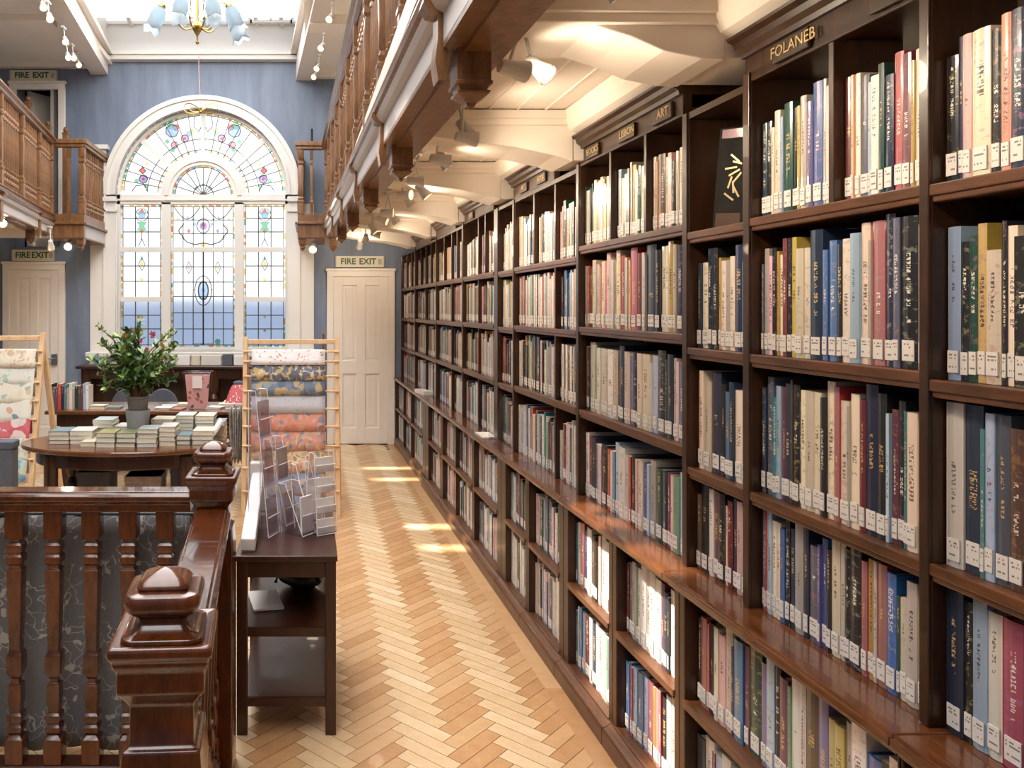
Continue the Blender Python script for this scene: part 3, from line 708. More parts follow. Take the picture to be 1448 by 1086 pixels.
EXPL = {
 'B1':'n2.25 k2.25 c1.23 c2.27 l1.25 g3.28 k2.26 y1.26 e2.28 v2.26 b3.30 e1.30 w3.28 | m3.28 o1.28 c2.28 s3.27 l1.25 w3.26 g2.28 n3.25 r3.29 m3.28 y1.26 c3.28 w3.29',
 'B2':'s1.24 e2.28 p2.26 k2.28 y1.27 c2.26 m2.30 k2.30 y2.30 c3.27 c3.27 n5.31 b2.26 b3.28 k2.27 c3.28 l3.29 c3.31 e1.27 r4.31 n3.34 s2.31 k5.31 c4.29',
 'B3':'n2.28 s3.31 t2.26 l2.29 m2.29 n2.30 h1.31 k3.30 g1.26 c2.29 c3.29 c3.29 k2.28 c3.32 r2.31 c3.28 e1.27 c3.30 m2.29 n4.33 k3.31 l1.27 m2.28 k2.30 t1.28 c3.28 c3.26 p1.27',
 'B4':'b1.27 r1.27 o1.27 l2.27 c2.25 c2.25 b2.24 k2.27 n2.25 l1.27 e3.27 n2.28 s4.23 v1.24 b2.26 k2.24 c3.28 e2.27 k2.26 k4.27 r2.25 y2.26 e1.26 r3.26 b3.25 g1.21 c2.21 e3.25 c2.23 p2.23',
 'A1':'k3.24 n1.27 p2.27 c4.27 k2.26 o2.28 n3.28 c3.28 w3.31 w3.30 n3.28 r3.27 c4.29 k3.28 l3.27 c3.28 g3.27 c3.28',
 'A2':'l3.29 k2.26 g2.27 y2.29 c3.24 k1.29 c2.28 k3.26 s4.30 n3.29 c3.28 k3.29 r3.28 c3.3 l4.28 k3.29 c3.28',
 'A3':'w4.31 n4.31 t1.27 l2.30 s3.30 h3.28 k3.27 p2.25 c3.28 k3.29 r3.28 n3.29 c4.3 l3.28 k3.28 c3.29',
 'A4':'n4.27 k2.26 l3.27 w3.26 r5.26 k3.25 b2.23 s3.27 k3.26 c3.26 n3.27 l3.26 r3.27 w4.25 k3.26 c3.25',
 'C2':'n2.26 c3.26 n2.30 k2.30 y1.27 c2.26 e2.26 c2.27 n3.30 t2.25 c2.29','C3':'m1.27 c2.30 c3.27 n4.30 k2.27 b2.25 n2.28 c3.26 e1.26 s3.28','C4':'h2.23 k3.27 w2.26 m2.26 k3.26 p1.23 m2.25 n2.26 p2.26 c2.25 m2.25',
 'b0':'k2.25 r3.26 r1.25 k3.26 c2.26 p3.25 c3.28 h1.24 b4.27 m2.27 g5.30 v2.26 l3.28 k2.28 m3.26 G1.25 w3.29 w2.28 h4.28 v3.30 y2.25 y3.25 e2.27 w4.29 b4.24 k2.25 w5.27',
 'b1':'k3.25 w3.27 m1.25 l2.25 w3.27 m2.26 h3.25 k2.26 w3.27 l2.26 r2.25 c3.27 k2.25 w2.27 e3.26 n2.26 w3.27 p2.25 c2.26 k3.26 w3.27 r2.25',
 'c0':'m1.24 m1.25 s2.26 e2.27 G1.26 w2.26 w3.28 e2.28 w3.28 w3.27 m2.27 n2.25 k1.24 w3.27 p2.26 k2.25','c1':'b2.24 b1.25 r1.24 l2.25 b3.25 l2.25 r3.26 y1.25 r2.26 r1.26 k2.25 w2.27 e2.28 w3.28 p1.25',
 'd0':'t1.25 w2.26 r3.27 b2.25 w3.27 h2.25 k2.24 y1.26 p1.27 w3.28 w2.27 w2.26 m2.25 k1.24','d1':'t1.23 w1.25 b2.26 l2.25 m3.26 w2.26 n2.25 w2.27 p2.26 w2.26 c1.25 G1.25 l2.26 w2.25 k1.25',
 'D2':'e1.26 r1.26 h2.25 c2.28 G1.26 p1.26 o1.25 c2.27 r1.27 p2.30 e1.28 w1.27 y1.26 c2.31 r2.28 G1.27 e1.27 o1.26 r3.31 m2.28 p1.28 e1.27 n4.34 k2.28 c2.29 w1.29 y2.31 e1.29 n2.28 c2.29 s1.27',
 'D3':'r1.27 n1.27 c3.29 G1.28 w2.27 c3.27 e1.26 w3.27 c2.27 k1.27 n2.29 c2.27 p1.26 b1.26 k2.27 c2.27 c3.27 w1.24 l2.27 k3.29 g1.26 n2.28 e1.27 p1.26 b2.25 c2.26',
 'D4':'w2.27 m2.26 n2.26 h1.24 l1.24 p1.24 k3.25 r2.24 c1.24 b1.24 l2.28 w3.27 e2.25 r1.25 k2.26 p1.25 c2.25 b2.25 l1.25 e2.27 g3.25 n2.25 m1.25 p1.25 G2.25 l3.27 w1.26'}
PALS = {'warm':'ccccccceeeooowwkkgnlhyps','mix':'ccceewwwkkknnslrrmpoghbyG','cool':'wwwwwweellsskknnrrmpGgbtc'}
ORDN = ['','first','second','third','fourth','fifth','sixth','seventh','eighth','ninth','tenth','eleventh','twelfth','thirteenth','fourteenth','fifteenth','sixteenth','seventeenth','eighteenth','nineteenth']
def ordn(k):
    if k < 20: return ORDN[k]
    if k % 10 == 0: return {20:'twentieth',30:'thirtieth',40:'fortieth',50:'fiftieth'}[k]
    return {2:'twenty',3:'thirty',4:'forty',5:'fifty'}[k//10]+'-'+ORDN[k%10]
BOOKS = []   # (area, y, t, h, d, x, z, colour, label text, group)
ROWN = ['top','second','third','bottom']
def fill(rowkey, ya, yb, x, z, hmax, pal, where, cnt0=0, seq=None, hb=.0, gap=None):
    """from far yb towards near ya"""
    n = cnt0; y = yb-.003
    if seq:
        items = [(s[0], float(s[1:s.index('.')]), int(s[s.index('.')+1:].ljust(2,'0'))/100) for s in seq]
        tot = sum(i[1] for i in items); sc = (yb-ya-.008)/tot if rowkey[0] not in 'Aa' else .0095
        items = [(c, t*sc, h) for c, t, h in items]
    else:
        items = []; tot = 0
        while True:
            t = R.choice((.012,.015,.018,.02,.022,.025,.028,.033)); 
            if tot+t > yb-ya-.006: break
            h = min(hmax-.02, R.gauss(.258+hb, .018)); items.append((R.choice(PALS[pal]), t, h)); tot += t
    for c, t, h in items:
        n += 1
        if y-t < ya: break
        d = min(.22, max(.14, h*R.uniform(.66,.78))); xx = x+R.uniform(0,.007)
        h = min(h, hmax-.012)
        Y = y; wpx = F*1.22*t/(Y*Y); hpx = h*F/Y; px = CX+F*(xx+.024-.016*Y)/Y
        pyb = CY+(CH-z)*F/Y; vis = max(0, min(1086, pyb)-max(0, pyb-hpx)) if 0 < px < 1448 else 0
        sz = 'tall' if h > .285 else ('short' if h < .245 else 'mid-height')
        lab = '%s %s book, %s from left, %s' % (sz, PAL[c][1], ordn(n), where)
        BOOKS.append((wpx*vis, y, t, h, d, xx, z, c, lab, rowkey))
        y -= t
    return n
for nm, y0, y1, sh, dv, dva, top, cor in UP:
    levels = sh+[LEDGE]; ups = [top-.02]+sh
    for r in range(4):
        z = levels[r]; hm = ups[r]-z-.03
        where = '%s shelf, %s' % (ROWN[r], UPN[nm])
        key = nm+str(r+1); pal = ('warm','mix','mix','cool')[r] if nm not in 'A' else 'mix'
        seq = EXPL.get(key)
        if key == 'C1': continue
        cuts = sorted(set((dv if r == 0 else dva)), reverse=True)
        edges = [y1]+cuts+[y0]; n = 0
        parts = ' '.join(EXPL[key].split()).split('|') if seq else None
        for k in range(len(edges)-1):
            a, b = edges[k+1]+(.010 if k+1 < len(edges)-1 else 0), edges[k]-(.010 if k else 0)
            sq = parts[k].split() if parts and len(parts) == len(edges)-1 else None
            n = fill(key, a, b, XU+.022, z+.0008, hm, pal, where, n, sq, hb=-.012 if nm in 'DEFGHIJ' and r in (0,) else 0)
for nm, y0, y1, dva in LOW:
    for r in range(2):
        z = LS[r]; hm = ((LEDGE-.045) if r == 0 else LS[0]-.026)-z
        key = nm+str(r); where = '%s shelf, %s' % (('upper','lower')[r], LOWL[nm])
        edges = [y1]+sorted(dva, reverse=True)+[y0]; n = 0
        for k in range(len(edges)-1):
            sq = EXPL[key].split() if key in EXPL and len(edges) == 2 else None
            n = fill(key, edges[k+1]+(.011 if dva and k == 0 else 0), edges[k]-(.011 if k else 0), XL+.03, z+.0008, hm, 'cool', where, n, sq, hb=-.005)
BOOKS.sort(key=lambda b: -b[0])
NIND = 300
inst = BOOKS[:NIND]; rest = [b for b in BOOKS[NIND:]]
GRP = 'library books on the wall shelves'
for a, y, t, h, d, x, z, c, lab, key in inst:
    root = thing('library_book', lab, 'book', (x, y-t/2, z), FB, GRP)
    cv, pg, lb = MB(), MB(), MB()
    book_geo(cv, pg, lb, y, t, h, d, x, z)
    cv.build('cover', ['cover_'+c, 'spine_'+c], root); pg.build('page_block', 'page_edge', root)
    lb.build('spine_label', 'spine_label', root)
cv = MB()
for a, y, t, h, d, x, z, c, lab, key in rest:
    i = KEYS.index(c)
    book_geo(cv, None, cv, y, t, h, d, x, z, cm=i, sm=len(KEYS)+i, pm=2*len(KEYS), lm=2*len(KEYS)+1, simple=True)
o = cv.build('library_books', ['cover_'+k for k in KEYS]+['spine_'+k for k in KEYS]+['page_edge','spine_label'])
o.matrix_world = FB; o['kind'] = 'stuff'; tag(o, 'many smaller library books packed along the farther wall shelves', 'books', GRP)
print('BOOKS', len(BOOKS), 'ind', len(inst))
plain('worn_black', '2b2926', .75, var=.5, sc=18, spec=.2)
# two dark books leaning in the narrow bookcase
zc = 1.822+.001
def lean(p, lab, t, h, d, c, tilt, front):
    root = bpy.data.objects.new('leaning_book', None); COL.objects.link(root)
    root.matrix_world = FB @ Matrix.Translation((p[0], p[1], zc)) @ Matrix.Rotation(-1.02, 4, 'Z') @ Matrix.Rotation(tilt, 4, 'Y'); MATS[root.name] = Matrix.Identity(4)
    tag(root, lab, 'book', 'dark books leaning in the narrow bookcase')
    cv, pg = MB(), MB(); book_geo(cv, pg, None, t, t, h, d, 0, 0)
    cv.build('cover', ['worn_black', 'worn_black'], root, local=True); pg.build('page_block', 'page_edge', root, local=True)
    if front:
        q = MB(); q.box(.01, d-.005, -.001, 0, h-.03, h-.004); q.build('red_title_band', 'cover_m', root, local=True)
        q = MB()
        for k in range(9): q.obox((.055+.012*math.sin(k*2.1), -.0006, h*.70-.014*k), (.035,.001,.005), (0,.7-.4*k,0))
        q.build('gold_emblem', 'gold_letter', root, local=True)
        q = MB(); q.box(.01, d-.005, -.001, 0, .008, .05); q.build('brown_title_band', 'cover_h', root, local=True)
lean((XU+.03, 2.318), 'thin black book with red band and gold emblem leaning on narrow bookcase top shelf', .018, .30, .14, 'k', .085, True)
lean((XU+.065, 2.235), 'worn black book leaning behind the red banded one on narrow bookcase top shelf', .016, .27, .10, 'k', .04, False)
# small clear stand and papers on the ledge far along
root = thing('book_stand', 'small clear acrylic book stand standing on the ledge halfway along the wall', 'stand', (1.17, 4.5, LEDGE), FB)
f = MB(); f.box(1.12, 1.24, 4.42, 4.62, LEDGE, LEDGE+.035); f.build('base', 'acrylic_edge', root, bevel=.004)
f = MB(); f.obox((1.16, 4.52, LEDGE+.16), (.01,.17,.26), (0,.25,0)); f.build('backrest', 'acrylic', root)
f = MB(); f.box(1.115, 1.125, 4.42, 4.62, LEDGE, LEDGE+.06); f.build('front_lip', 'acrylic_edge', root)
for k, (y, w, lab) in enumerate(((4.85,.2,'flat white leaflet lying on the ledge just beyond the clear stand'), (3.95,.22,'flat clear sleeve lying on the ledge nearest the clear stand'), (7.25,.25,'low pile of white papers on the ledge near the far door'))):
    f = MB(); f.obox((1.155, y, LEDGE+.006+(.012 if k == 2 else 0)), (.085, w, .01+(.025 if k == 2 else 0)), (0,0,.1*k)); o = f.build('leaflet', ['white_card','acrylic_edge','white_card'][k]); o.matrix_world = FB; tag(o, lab, 'leaflet')
# ------------------------------------------------------------------ galleries
def beams():
    for k in range(6):
        yb = 2.105+1.172*k
        mb = MB(); bot = [(.34,2.39),(.7,2.375),(.78,2.36),(.88,2.33),(.974,2.29),(1.08,2.27),(1.145,2.268)]
        if k: bot = [(.34,2.34),(.53,2.315),(.64,2.300),(.9,2.27),(1.07,2.234),(1.145,2.21)]
        prof = bot+[(1.145,2.32),(1.48,2.32),(1.48,2.44),(.34,2.44)]
        mb.prism([(x,0,z) for x, z in prof], (0,yb,0), (0,yb+.27,0))
        mb.box(1.145, 1.48, yb+.003, yb+.262, 2.272 if k == 0 else 2.214, 2.33)
        mb.box(.4, 1.46, yb-.035, yb+.305, 2.385, 2.42); mb.box(.4, 1.46, yb-.02, yb+.29, 2.36, 2.39)
        o = struct(mb.build('trim_%d' % (5+k), 'ceiling_paint', bevel=.004)); o.matrix_world = FB
    mb = MB(); mb.box(.30, 1.5, -2.05, YW, 2.425, 2.50)
    for k in range(1, 10): mb.box(.30+.12*k-.004, .30+.12*k+.004, .9, YW, 2.419, 2.428)
    mb.prism([(1.13,0,2.34),(1.16,0,2.325),(1.30,0,2.325),(1.30,0,2.42),(1.10,0,2.42),(1.11,0,2.37)], (0,.9,0), (0,YW-.02,0))
    o = struct(mb.build('ceiling', 'ceiling_paint')); o.matrix_world = FB
beams()
BAL = [(.011,0),(.011,.05),(.016,.055),(.017,.07),(.011,.08),(.009,.09),(.014,.10),(.018,.115),(.013,.13),(.009,.14),(.016,.15),(.016,.165),(.010,.17),(.012,.25),(.013,.36),(.012,.47),(.010,.53),(.016,.535),(.016,.55),(.009,.56),(.013,.57),(.018,.585),(.014,.60),(.009,.61),(.011,.62),(.011,.70)]
POST = [(.028,0),(.028,.12),(.032,.125),(.032,.14),(.022,.15),(.026,.17),(.018,.19),(.024,.21),(.022,.30),(.026,.45),(.022,.52),(.018,.535),(.028,.55),(.028,.575),(.018,.585),(.026,.60),(.028,.605),(.028,.70)]
def gallery(root, side, y0, y1, zf, zr, ys_p, nb, z_s, posts, fr, x0=0.0):
    """straight run: face at x=x0, outward normal is -side (side=+1: gallery lies to +x)"""
    s = side
    def bx(name, mat, xa, xb, za, zb, ya=y0, yb=y1, bev=.004):
        m = MB(); a, b = sorted((x0+s*xa, x0+s*xb)); m.box(a, b, ya, yb, za, zb); return m.build(name, mat, root, bevel=bev)
    def pr(name, mat, prof, ya=y0, yb=y1):
        m = MB(); m.prism([(x0+s*x, 0, z) for x, z in prof], (0,ya,0), (0,yb,0)); return m.build(name, mat, root)
    # fascia boards and stepped mouldings
    bx('fascia_board', 'lilac_paint', 0, .035, z_s, zf-.075)
    pr('lower_moulding', 'lilac_paint', [(.0,z_s+.075),(-.02,z_s+.085),(-.032,z_s+.105),(-.018,z_s+.11),(-.014,z_s+.125),(0,z_s+.13)])
    pr('upper_moulding', 'gallery_wood', [(.03,zf-.08),(-.012,zf-.08),(-.02,zf-.065),(-.04,zf-.055),(-.044,zf-.04),(-.02,zf-.034),(-.02,zf-.012),(-.032,zf-.008),(-.032,zf+.0),(.05,zf+.0),(.05,zf-.08)])
    pr('soffit', 'gallery_wood', [(.0,z_s-.012),(.0,z_s),(.17,z_s),(.17,z_s-.012),(.12,z_s-.012),(.12,z_s-.022),(.05,z_s-.022),(.05,z_s-.012)])
    bx('back_beam', 'gallery_wood', .14, .17, z_s, zf-.1)
    pr('handrail', 'gallery_wood', [(-.045,zr-.0),(.06,zr-.0),(.065,zr-.02),(.045,zr-.04),(.04,zr-.06),(.02,zr-.075),(-.005,zr-.075),(-.025,zr-.06),(-.03,zr-.04),(-.05,zr-.02)])
    sc = (zr-.075-zf)/.70
    b = MB(); b.lathe([(r, z*sc) for r, z in BAL], 8, (0,0,0)); proto = b.build('baluster', 'gallery_wood', root, local=True)
    n = 0
    for k in range(nb):
        y = y0+(y1-y0)*(k+.5)/nb
        if any(abs(y-p) < .055 for p in posts): continue
        o = proto if n == 0 else proto.copy()
        if n: COL.objects.link(o); o.parent = root
        o.location = MATS[root.name].inverted() @ Vector((x0+s*.01, y, zf)); n += 1
    b = MB(); b.sq([(r, z*sc) for r, z in POST]); pp = b.build('post', 'gallery_wood', root, local=True); n = 0
    for y in posts:
        o = pp if n == 0 else pp.copy()
        if n: COL.objects.link(o); o.parent = root
        o.location = MATS[root.name].inverted() @ Vector((x0+s*.005, y, zf)); n += 1
    # hanging carved pendants
    for y in ys_p:
        m = MB(); cx = x0+s*.075; w = .042
        m.box(cx-w, cx+w, y-w, y+w, z_s-.09, z_s-.005)
        m.sq([(w,z_s-.09),(w+.004,z_s-.093),(w+.004,z_s-.100),(w-.004,z_s-.104),(w-.008,z_s-.112),(w,z_s-.116),(w-.002,z_s-.121),(.022,z_s-.134),(.012,z_s-.140),(.010,z_s-.147),(.001,z_s-.155)], (cx, y, 0), cr=.08)
        for q in (-1, 1):
            m.box(x0-s*.012 if s > 0 else x0, x0+.0 if s > 0 else x0+.012, y-.03, y+.03, z_s-.09, zf-.08)
        pr2 = [(-.012,z_s-.09),(-.02,z_s-.04),(-.014,z_s+.01),(-.014,zf-.10),(-.035,zf-.095),(-.05,zf-.075),(-.045,zf-.055),(.01,zf-.055),(.01,z_s-.09)]
        m.prism([(x0+s*x, 0, z) for x, z in pr2], (0,y-.034,0), (0,y+.034,0))
        m.build('pendant', fr, root)
    # floor deck
    a, c = sorted((x0+s*.02, x0+s*.17)); m = MB(); m.box(a, c, y0, y1, zf-.12, zf-.10); m.build('deck', 'gallery_wood', root)
def bay(root, xa, xb, ya, yb, zf, zr, z_s, inner):
    """box bay at the far end: front face at y=ya between xa..xb; inner = x of the side that looks into the room"""
    sgn = 1 if inner == xb else -1
    f = MB()
    f.box(xa, xb, ya, ya+.05, zf-.09, zf); f.box(min(inner+sgn*.001, inner-sgn*.05), max(inner+sgn*.001, inner-sgn*.05), ya+.001, yb, zf-.089, zf-.001)
    f.build('upper_panel', 'gallery_wood', root, bevel=.004)
    f = MB(); f.box(xa-.015, xb+.015, ya-.03, ya+.06, zf-.115, zf-.085); f.box(min(inner-sgn*.05, inner+sgn*.03), max(inner-sgn*.05, inner+sgn*.03), ya-.027, yb, zf-.114, zf-.086); f.build('moulding', 'gallery_wood', root, bevel=.008)
    f = MB(); f.box(xa, xb, ya-.005, ya+.05, zf-.25, zf-.115); f.box(xa, xb, ya, yb, zf-.26, zf-.24); f.build('lower_panel', 'gallery_wood', root, bevel=.004)
    f = MB(); f.box(min(inner, inner-sgn*.03), max(inner, inner-sgn*.03), ya+.05, yb, zf-.25, zf-.115); f.build('side_fascia', 'lilac_paint', root, bevel=.004)
    f = MB(); f.box(xa-.01, xb+.01, ya-.03, ya+.06, zr-.05, zr); f.box(xa, xb, ya-.015, ya+.045, zr-.085, zr-.05)
    f.box(min(inner+sgn*.035, inner-sgn*.06), max(inner+sgn*.035, inner-sgn*.06), ya-.027, yb, zr-.05, zr-.002); f.box(min(inner+sgn*.02, inner-sgn*.045), max(inner+sgn*.02, inner-sgn*.045), ya-.012, yb, zr-.085, zr-.05)
    f.build('handrail', 'gallery_wood', root, bevel=.008)
    sc = (zr-.085-zf)/.70
    for x, y, pf, w in ((inner-sgn*.03, ya+.03, POST, 1.25), ((xa+xb)/2+.0, ya+.03, POST, .6)):
        b = MB(); b.sq([(r*w, z*sc) for r, z in pf], (x, y, zf)); b.build('post', 'gallery_wood', root)
    n = max(4, int((yb-ya)/.075))
    for k in range(n):
        y = ya+.09+(yb-ya-.1)*(k+.5)/n; b = MB(); b.lathe([(r, z*sc) for r, z in BAL], 8, (inner-sgn*.02, y, zf)); b.build('baluster', 'gallery_wood', root)
    b = MB(); b.sq([(.04,zf-.29),(.035,zf-.32),(.02,zf-.335),(.03,zf-.35),(.012,zf-.375),(.001,zf-.39)], (inner-sgn*.05, ya+.06, 0)); b.box(inner-sgn*.05-.04, inner-sgn*.05+.04, ya+.02, ya+.1, zf-.29, zf-.26); b.build('pendant', 'gallery_wood', root)
# right gallery: frame FG has its origin at eye height
root = thing('gallery_balustrade', 'brown wooden gallery balustrade with hanging pendants running over the aisle on the right', 'balustrade', (.378, 5.0, .60), FG)
PY = [1.95+1.22*k for k in range(6)]
gallery(root, 1, 1.2, 8.16, .80, 1.60, PY, 84, .625, PY+[p+.61 for p in PY[:-1]]+[1.34], 'gallery_wood', .378)
root2 = thing('gallery_bay', 'small projecting wooden gallery bay right of the arched window', 'balustrade', (.1, 8.6, 2.4))
bay(root2, -.125, .165, 8.17, YW-.02, 2.575, 3.335, 2.3, -.125)
# left gallery
root = thing('gallery_balustrade', 'brown wooden gallery balustrade on the left in front of the open upper door', 'balustrade', (0, -1.2, 2.4), FL)
gallery(root, -1, -2.9, 0, 2.56, 3.36, [-2.0, -.62], 42, 2.36, [-2.0, -1.3, -.62, -.04], 'gallery_wood', 0.0)
f = MB(); f.prism([(0,0,3.36),(-.06,0,3.36),(-.06,0,3.29),(0,0,3.29)], (0,-2.9,0), (0,-2.89,0)); f.build('handrail_end', 'gallery_wood', root)
root2 = thing('gallery_bay', 'small projecting wooden gallery bay left of the arched window', 'balustrade', (-2.5, 8.6, 2.4))
bay(root2, -2.70, -2.37, 8.17, YW-.02, 2.575, 3.36, 2.3, -2.37)
mb = MB(); mb.box(-1.15, -.03, -2.9, .88, 2.42, 2.46); mb.box(-1.1, -.05, -1.2, -1.0, 2.34, 2.42); mb.box(-1.1, -.05, .1, .3, 2.34, 2.42); o = struct(mb.build('ceiling', 'ceiling_paint')); o.matrix_world = FL
# finials of the stair behind the left rail
for k, (px, py) in enumerate(((40, 140), (68, 175), (93, 184))):
    c = at(px, py, 8.75 if k else 8.4); root = thing('newel_post', 'wooden post with knob seen behind the left gallery rail, '+('nearest the camera','middle one of three','beside the open door frame')[k], 'post', (c[0], c[1], 2.46))
    b = MB(); b.sq([(.03,2.46),(.03,c[2]-.06),(.034,c[2]-.055),(.034,c[2]-.03)], (c[0], c[1], 0)); b.build('post_shaft', 'gallery_wood', root)
    b = MB(); b.lathe([(.012,c[2]-.03),(.028,c[2]-.015),(.030,c[2]+.01),(.018,c[2]+.03),(.001,c[2]+.04)], 10, (c[0], c[1], 0)); b.build('knob', 'gallery_wood', root)
c = at(441, 190, 8.9); root = thing('iron_pole', 'thin dark pole standing behind the right gallery bay rail', 'pole', (c[0], c[1], 2.47))
b = MB(); b.lathe([(.012,2.47),(.012,3.62)], 8, (c[0], c[1], 0)); b.build('shaft', 'black_iron', root)
b = MB(); b.ball((c[0], c[1], 3.625), .014); b.build('tip', 'black_iron', root)
# ------------------------------------------------------------------ spotlights
SPOTN = 0
def spot(c, aim, label, mount, power=0, lit=True, sc=1.0, grp=None, mat='lamp_white'):
    """c: centre of the lamp head; mount: point the stem is fixed to"""
    root = thing('spotlight', label, 'spotlight', mount, group=grp)
    C = Vector(c); d = (Vector(aim)-C).normalized(); q = d.to_track_quat('Z', 'Y').to_matrix()
    def put(prof, name, mt, n=12):
        b = MB(); b.lathe(prof, n); b.v = [C + q @ Vector(p) for p in b.v]; return b.build(name, mt, root)
    h = put([(.012*sc,-.062*sc),(.022*sc,-.06*sc),(.026*sc,-.045*sc),(.027*sc,-.01*sc),(.036*sc,.03*sc),(.038*sc,.045*sc),(.034*sc,.044*sc),(.022*sc,.0)], 'lamp_head', mat)
    put([(.001,.018*sc),(.028*sc,.02*sc),(.028*sc,.024*sc),(.001,.026*sc)], 'bulb', 'bulb_warm' if lit else 'lamp_grey')
    m = Vector(mount); b = MB(); e = C-d*.03*sc
    b.tube([m, m*.5+e*.5+Vector((0,0,.01)), e], .006*sc, 6); b.build('stem', mat, root)
    b = MB(); b.box(m[0]-.018*sc, m[0]+.018*sc, m[1]-.045*sc, m[1]+.045*sc, m[2]-.008*sc, m[2]+.012*sc); b.build('mounting_block', mat, root, bevel=.003)
    if power:
        L = bpy.data.lights.new('spot_bulb', 'SPOT'); L.energy = power; L.color = (1,.82,.62); L.spot_size = 2.7; L.spot_blend = 1.0; L.shadow_soft_size = .06
        lo = bpy.data.objects.new('spot_bulb', L); COL.objects.link(lo); lo.parent = root
        lo.matrix_world = root.matrix_world @ Matrix.Translation(-Vector(mount)) @ Matrix.LocRotScale(C+d*.06*sc, d.to_track_quat('-Z','Y'), None)
        lo.matrix_parent_inverse = Matrix.Identity(4); lo.matrix_local = Matrix.Translation(-Vector(mount)) @ Matrix.LocRotScale(C+d*.06*sc, d.to_track_quat('-Z','Y'), None)
track = MB(); track.box(.60, .635, 1.4, 8.6, 2.405, 2.424); o = track.build('lighting_track', 'lamp_white'); o.matrix_world = FB
tag(o, 'long white lighting track fixed under the right gallery ceiling', 'lighting track')
SP = [(2.13,.575,2.245),(2.19,.66,2.265),(2.95,.625,2.235),(3.06,.64,2.29),(3.42,.61,2.24),(3.62,.66,2.275),(4.05,.60,2.25),(4.22,.66,2.22),(4.62,.62,2.26),(4.85,.67,2.26),(5.35,.60,2.245),(5.5,.66,2.22),(5.95,.63,2.26),(6.5,.61,2.25),(6.7,.66,2.22),(7.3,.62,2.25),(7.75,.60,2.24),(8.2,.63,2.24),(1.0,.61,2.25),(1.55,.61,2.25)]
for k, (y, x, z) in enumerate(SP):
    w = FB @ Vector((x, y, z)); tx = FB @ Vector((1.25, y+R.uniform(-.5,.2), (2.12 if k % 2 == 0 else 1.35)+R.uniform(-.12,.12)))
    m = FB @ Vector((.617, y+.03, 2.397)); pw = 3.0 if k in (3,4) else 9.5
    if k > 17: pw = 12  # last two lamps are unseen, added to brighten the nearest shelves
    if y > 7: tx = Vector((.6, YW, 1.6+.4*(y-7.3))); pw = 8
    if k == 1: tx = w+Vector((.5,-.45,-.6))
    if k > 17: tx = FB @ Vector((1.25, 1.15+.45*(k-18), 1.35))
    spot(w, tx, 'white track spotlight under the right gallery ceiling, %s along the track from camera' % ordn(k+1) if k < 18 else 'added unseen track spotlight brightening the nearest bookcase, '+('nearer','farther')[k-18], m, pw, True, .8 if k < 4 else .85, 'track spotlights under the right gallery', 'lamp_grey' if k in (1,3,5) else 'lamp_white')
UPS = [((61,8),6.1,'upper left ceiling, nearest the camera'),((70,24),6.1,'upper left ceiling, second from the camera'),((92,57),7.2,'upper left ceiling, third from the camera'),((96,79),7.5,'upper left ceiling, fourth from the camera'),((104,80),7.8,'upper left ceiling, fifth from the camera'),((111,90),8.2,'upper left ceiling, farthest from the camera'),
       ((467,25),6.6,'upper right ceiling, nearest the camera'),((455,66),7.3,'upper right ceiling, second from the camera'),((449,95),8.0,'upper right ceiling, third from the camera'),((445,107),8.4,'upper right ceiling, farthest from the camera')]
for (px, py), Y, n in UPS:
    c = Vector(at(px, py, Y)); left = px < 200
    m = Vector((c[0]+(-.02 if left else .02), c[1]+.02, min(c[2]+.12, 4.29 if not left else 4.385)))
    spot(c, c+Vector((.3 if left else -.3, -.55, -.6)), 'small spotlight with white head on the '+n, m, 0, True, .85, 'small spotlights on the upper ceilings')
LW = [((97,346),8.25,'lit bulb spotlight under the left gallery bay, biggest glow'),((5,312),6.6,'spotlight under the left gallery at the photo edge'),((44,340),7.6,'lit spotlight under the left gallery between two pendants'),((72,347),7.9,'lit spotlight under the left gallery beside the bay')]
for k, ((px, py), Y, n) in enumerate(LW):
    c = Vector(at(px, py, Y)); m = Vector((c[0]-.02, c[1]+.03, (2.31 if k in (0,) else 2.41)))
    spot(c, c+(Vector((.1,-.7,-.45)) if k in (0,1) else Vector((-.1,.6,-.8))), n, m, 4 if k < 2 else 7, True, 1.2 if k < 2 else .95, 'spotlights under the left gallery')
c = Vector(at(443,350,8.25)); spot(c, c+Vector((-.1,-.7,-.45)), 'lit bulb spotlight under the right gallery bay beside the fire exit', Vector((c[0], c[1]+.03, 2.32)), 3, True, 1.2)
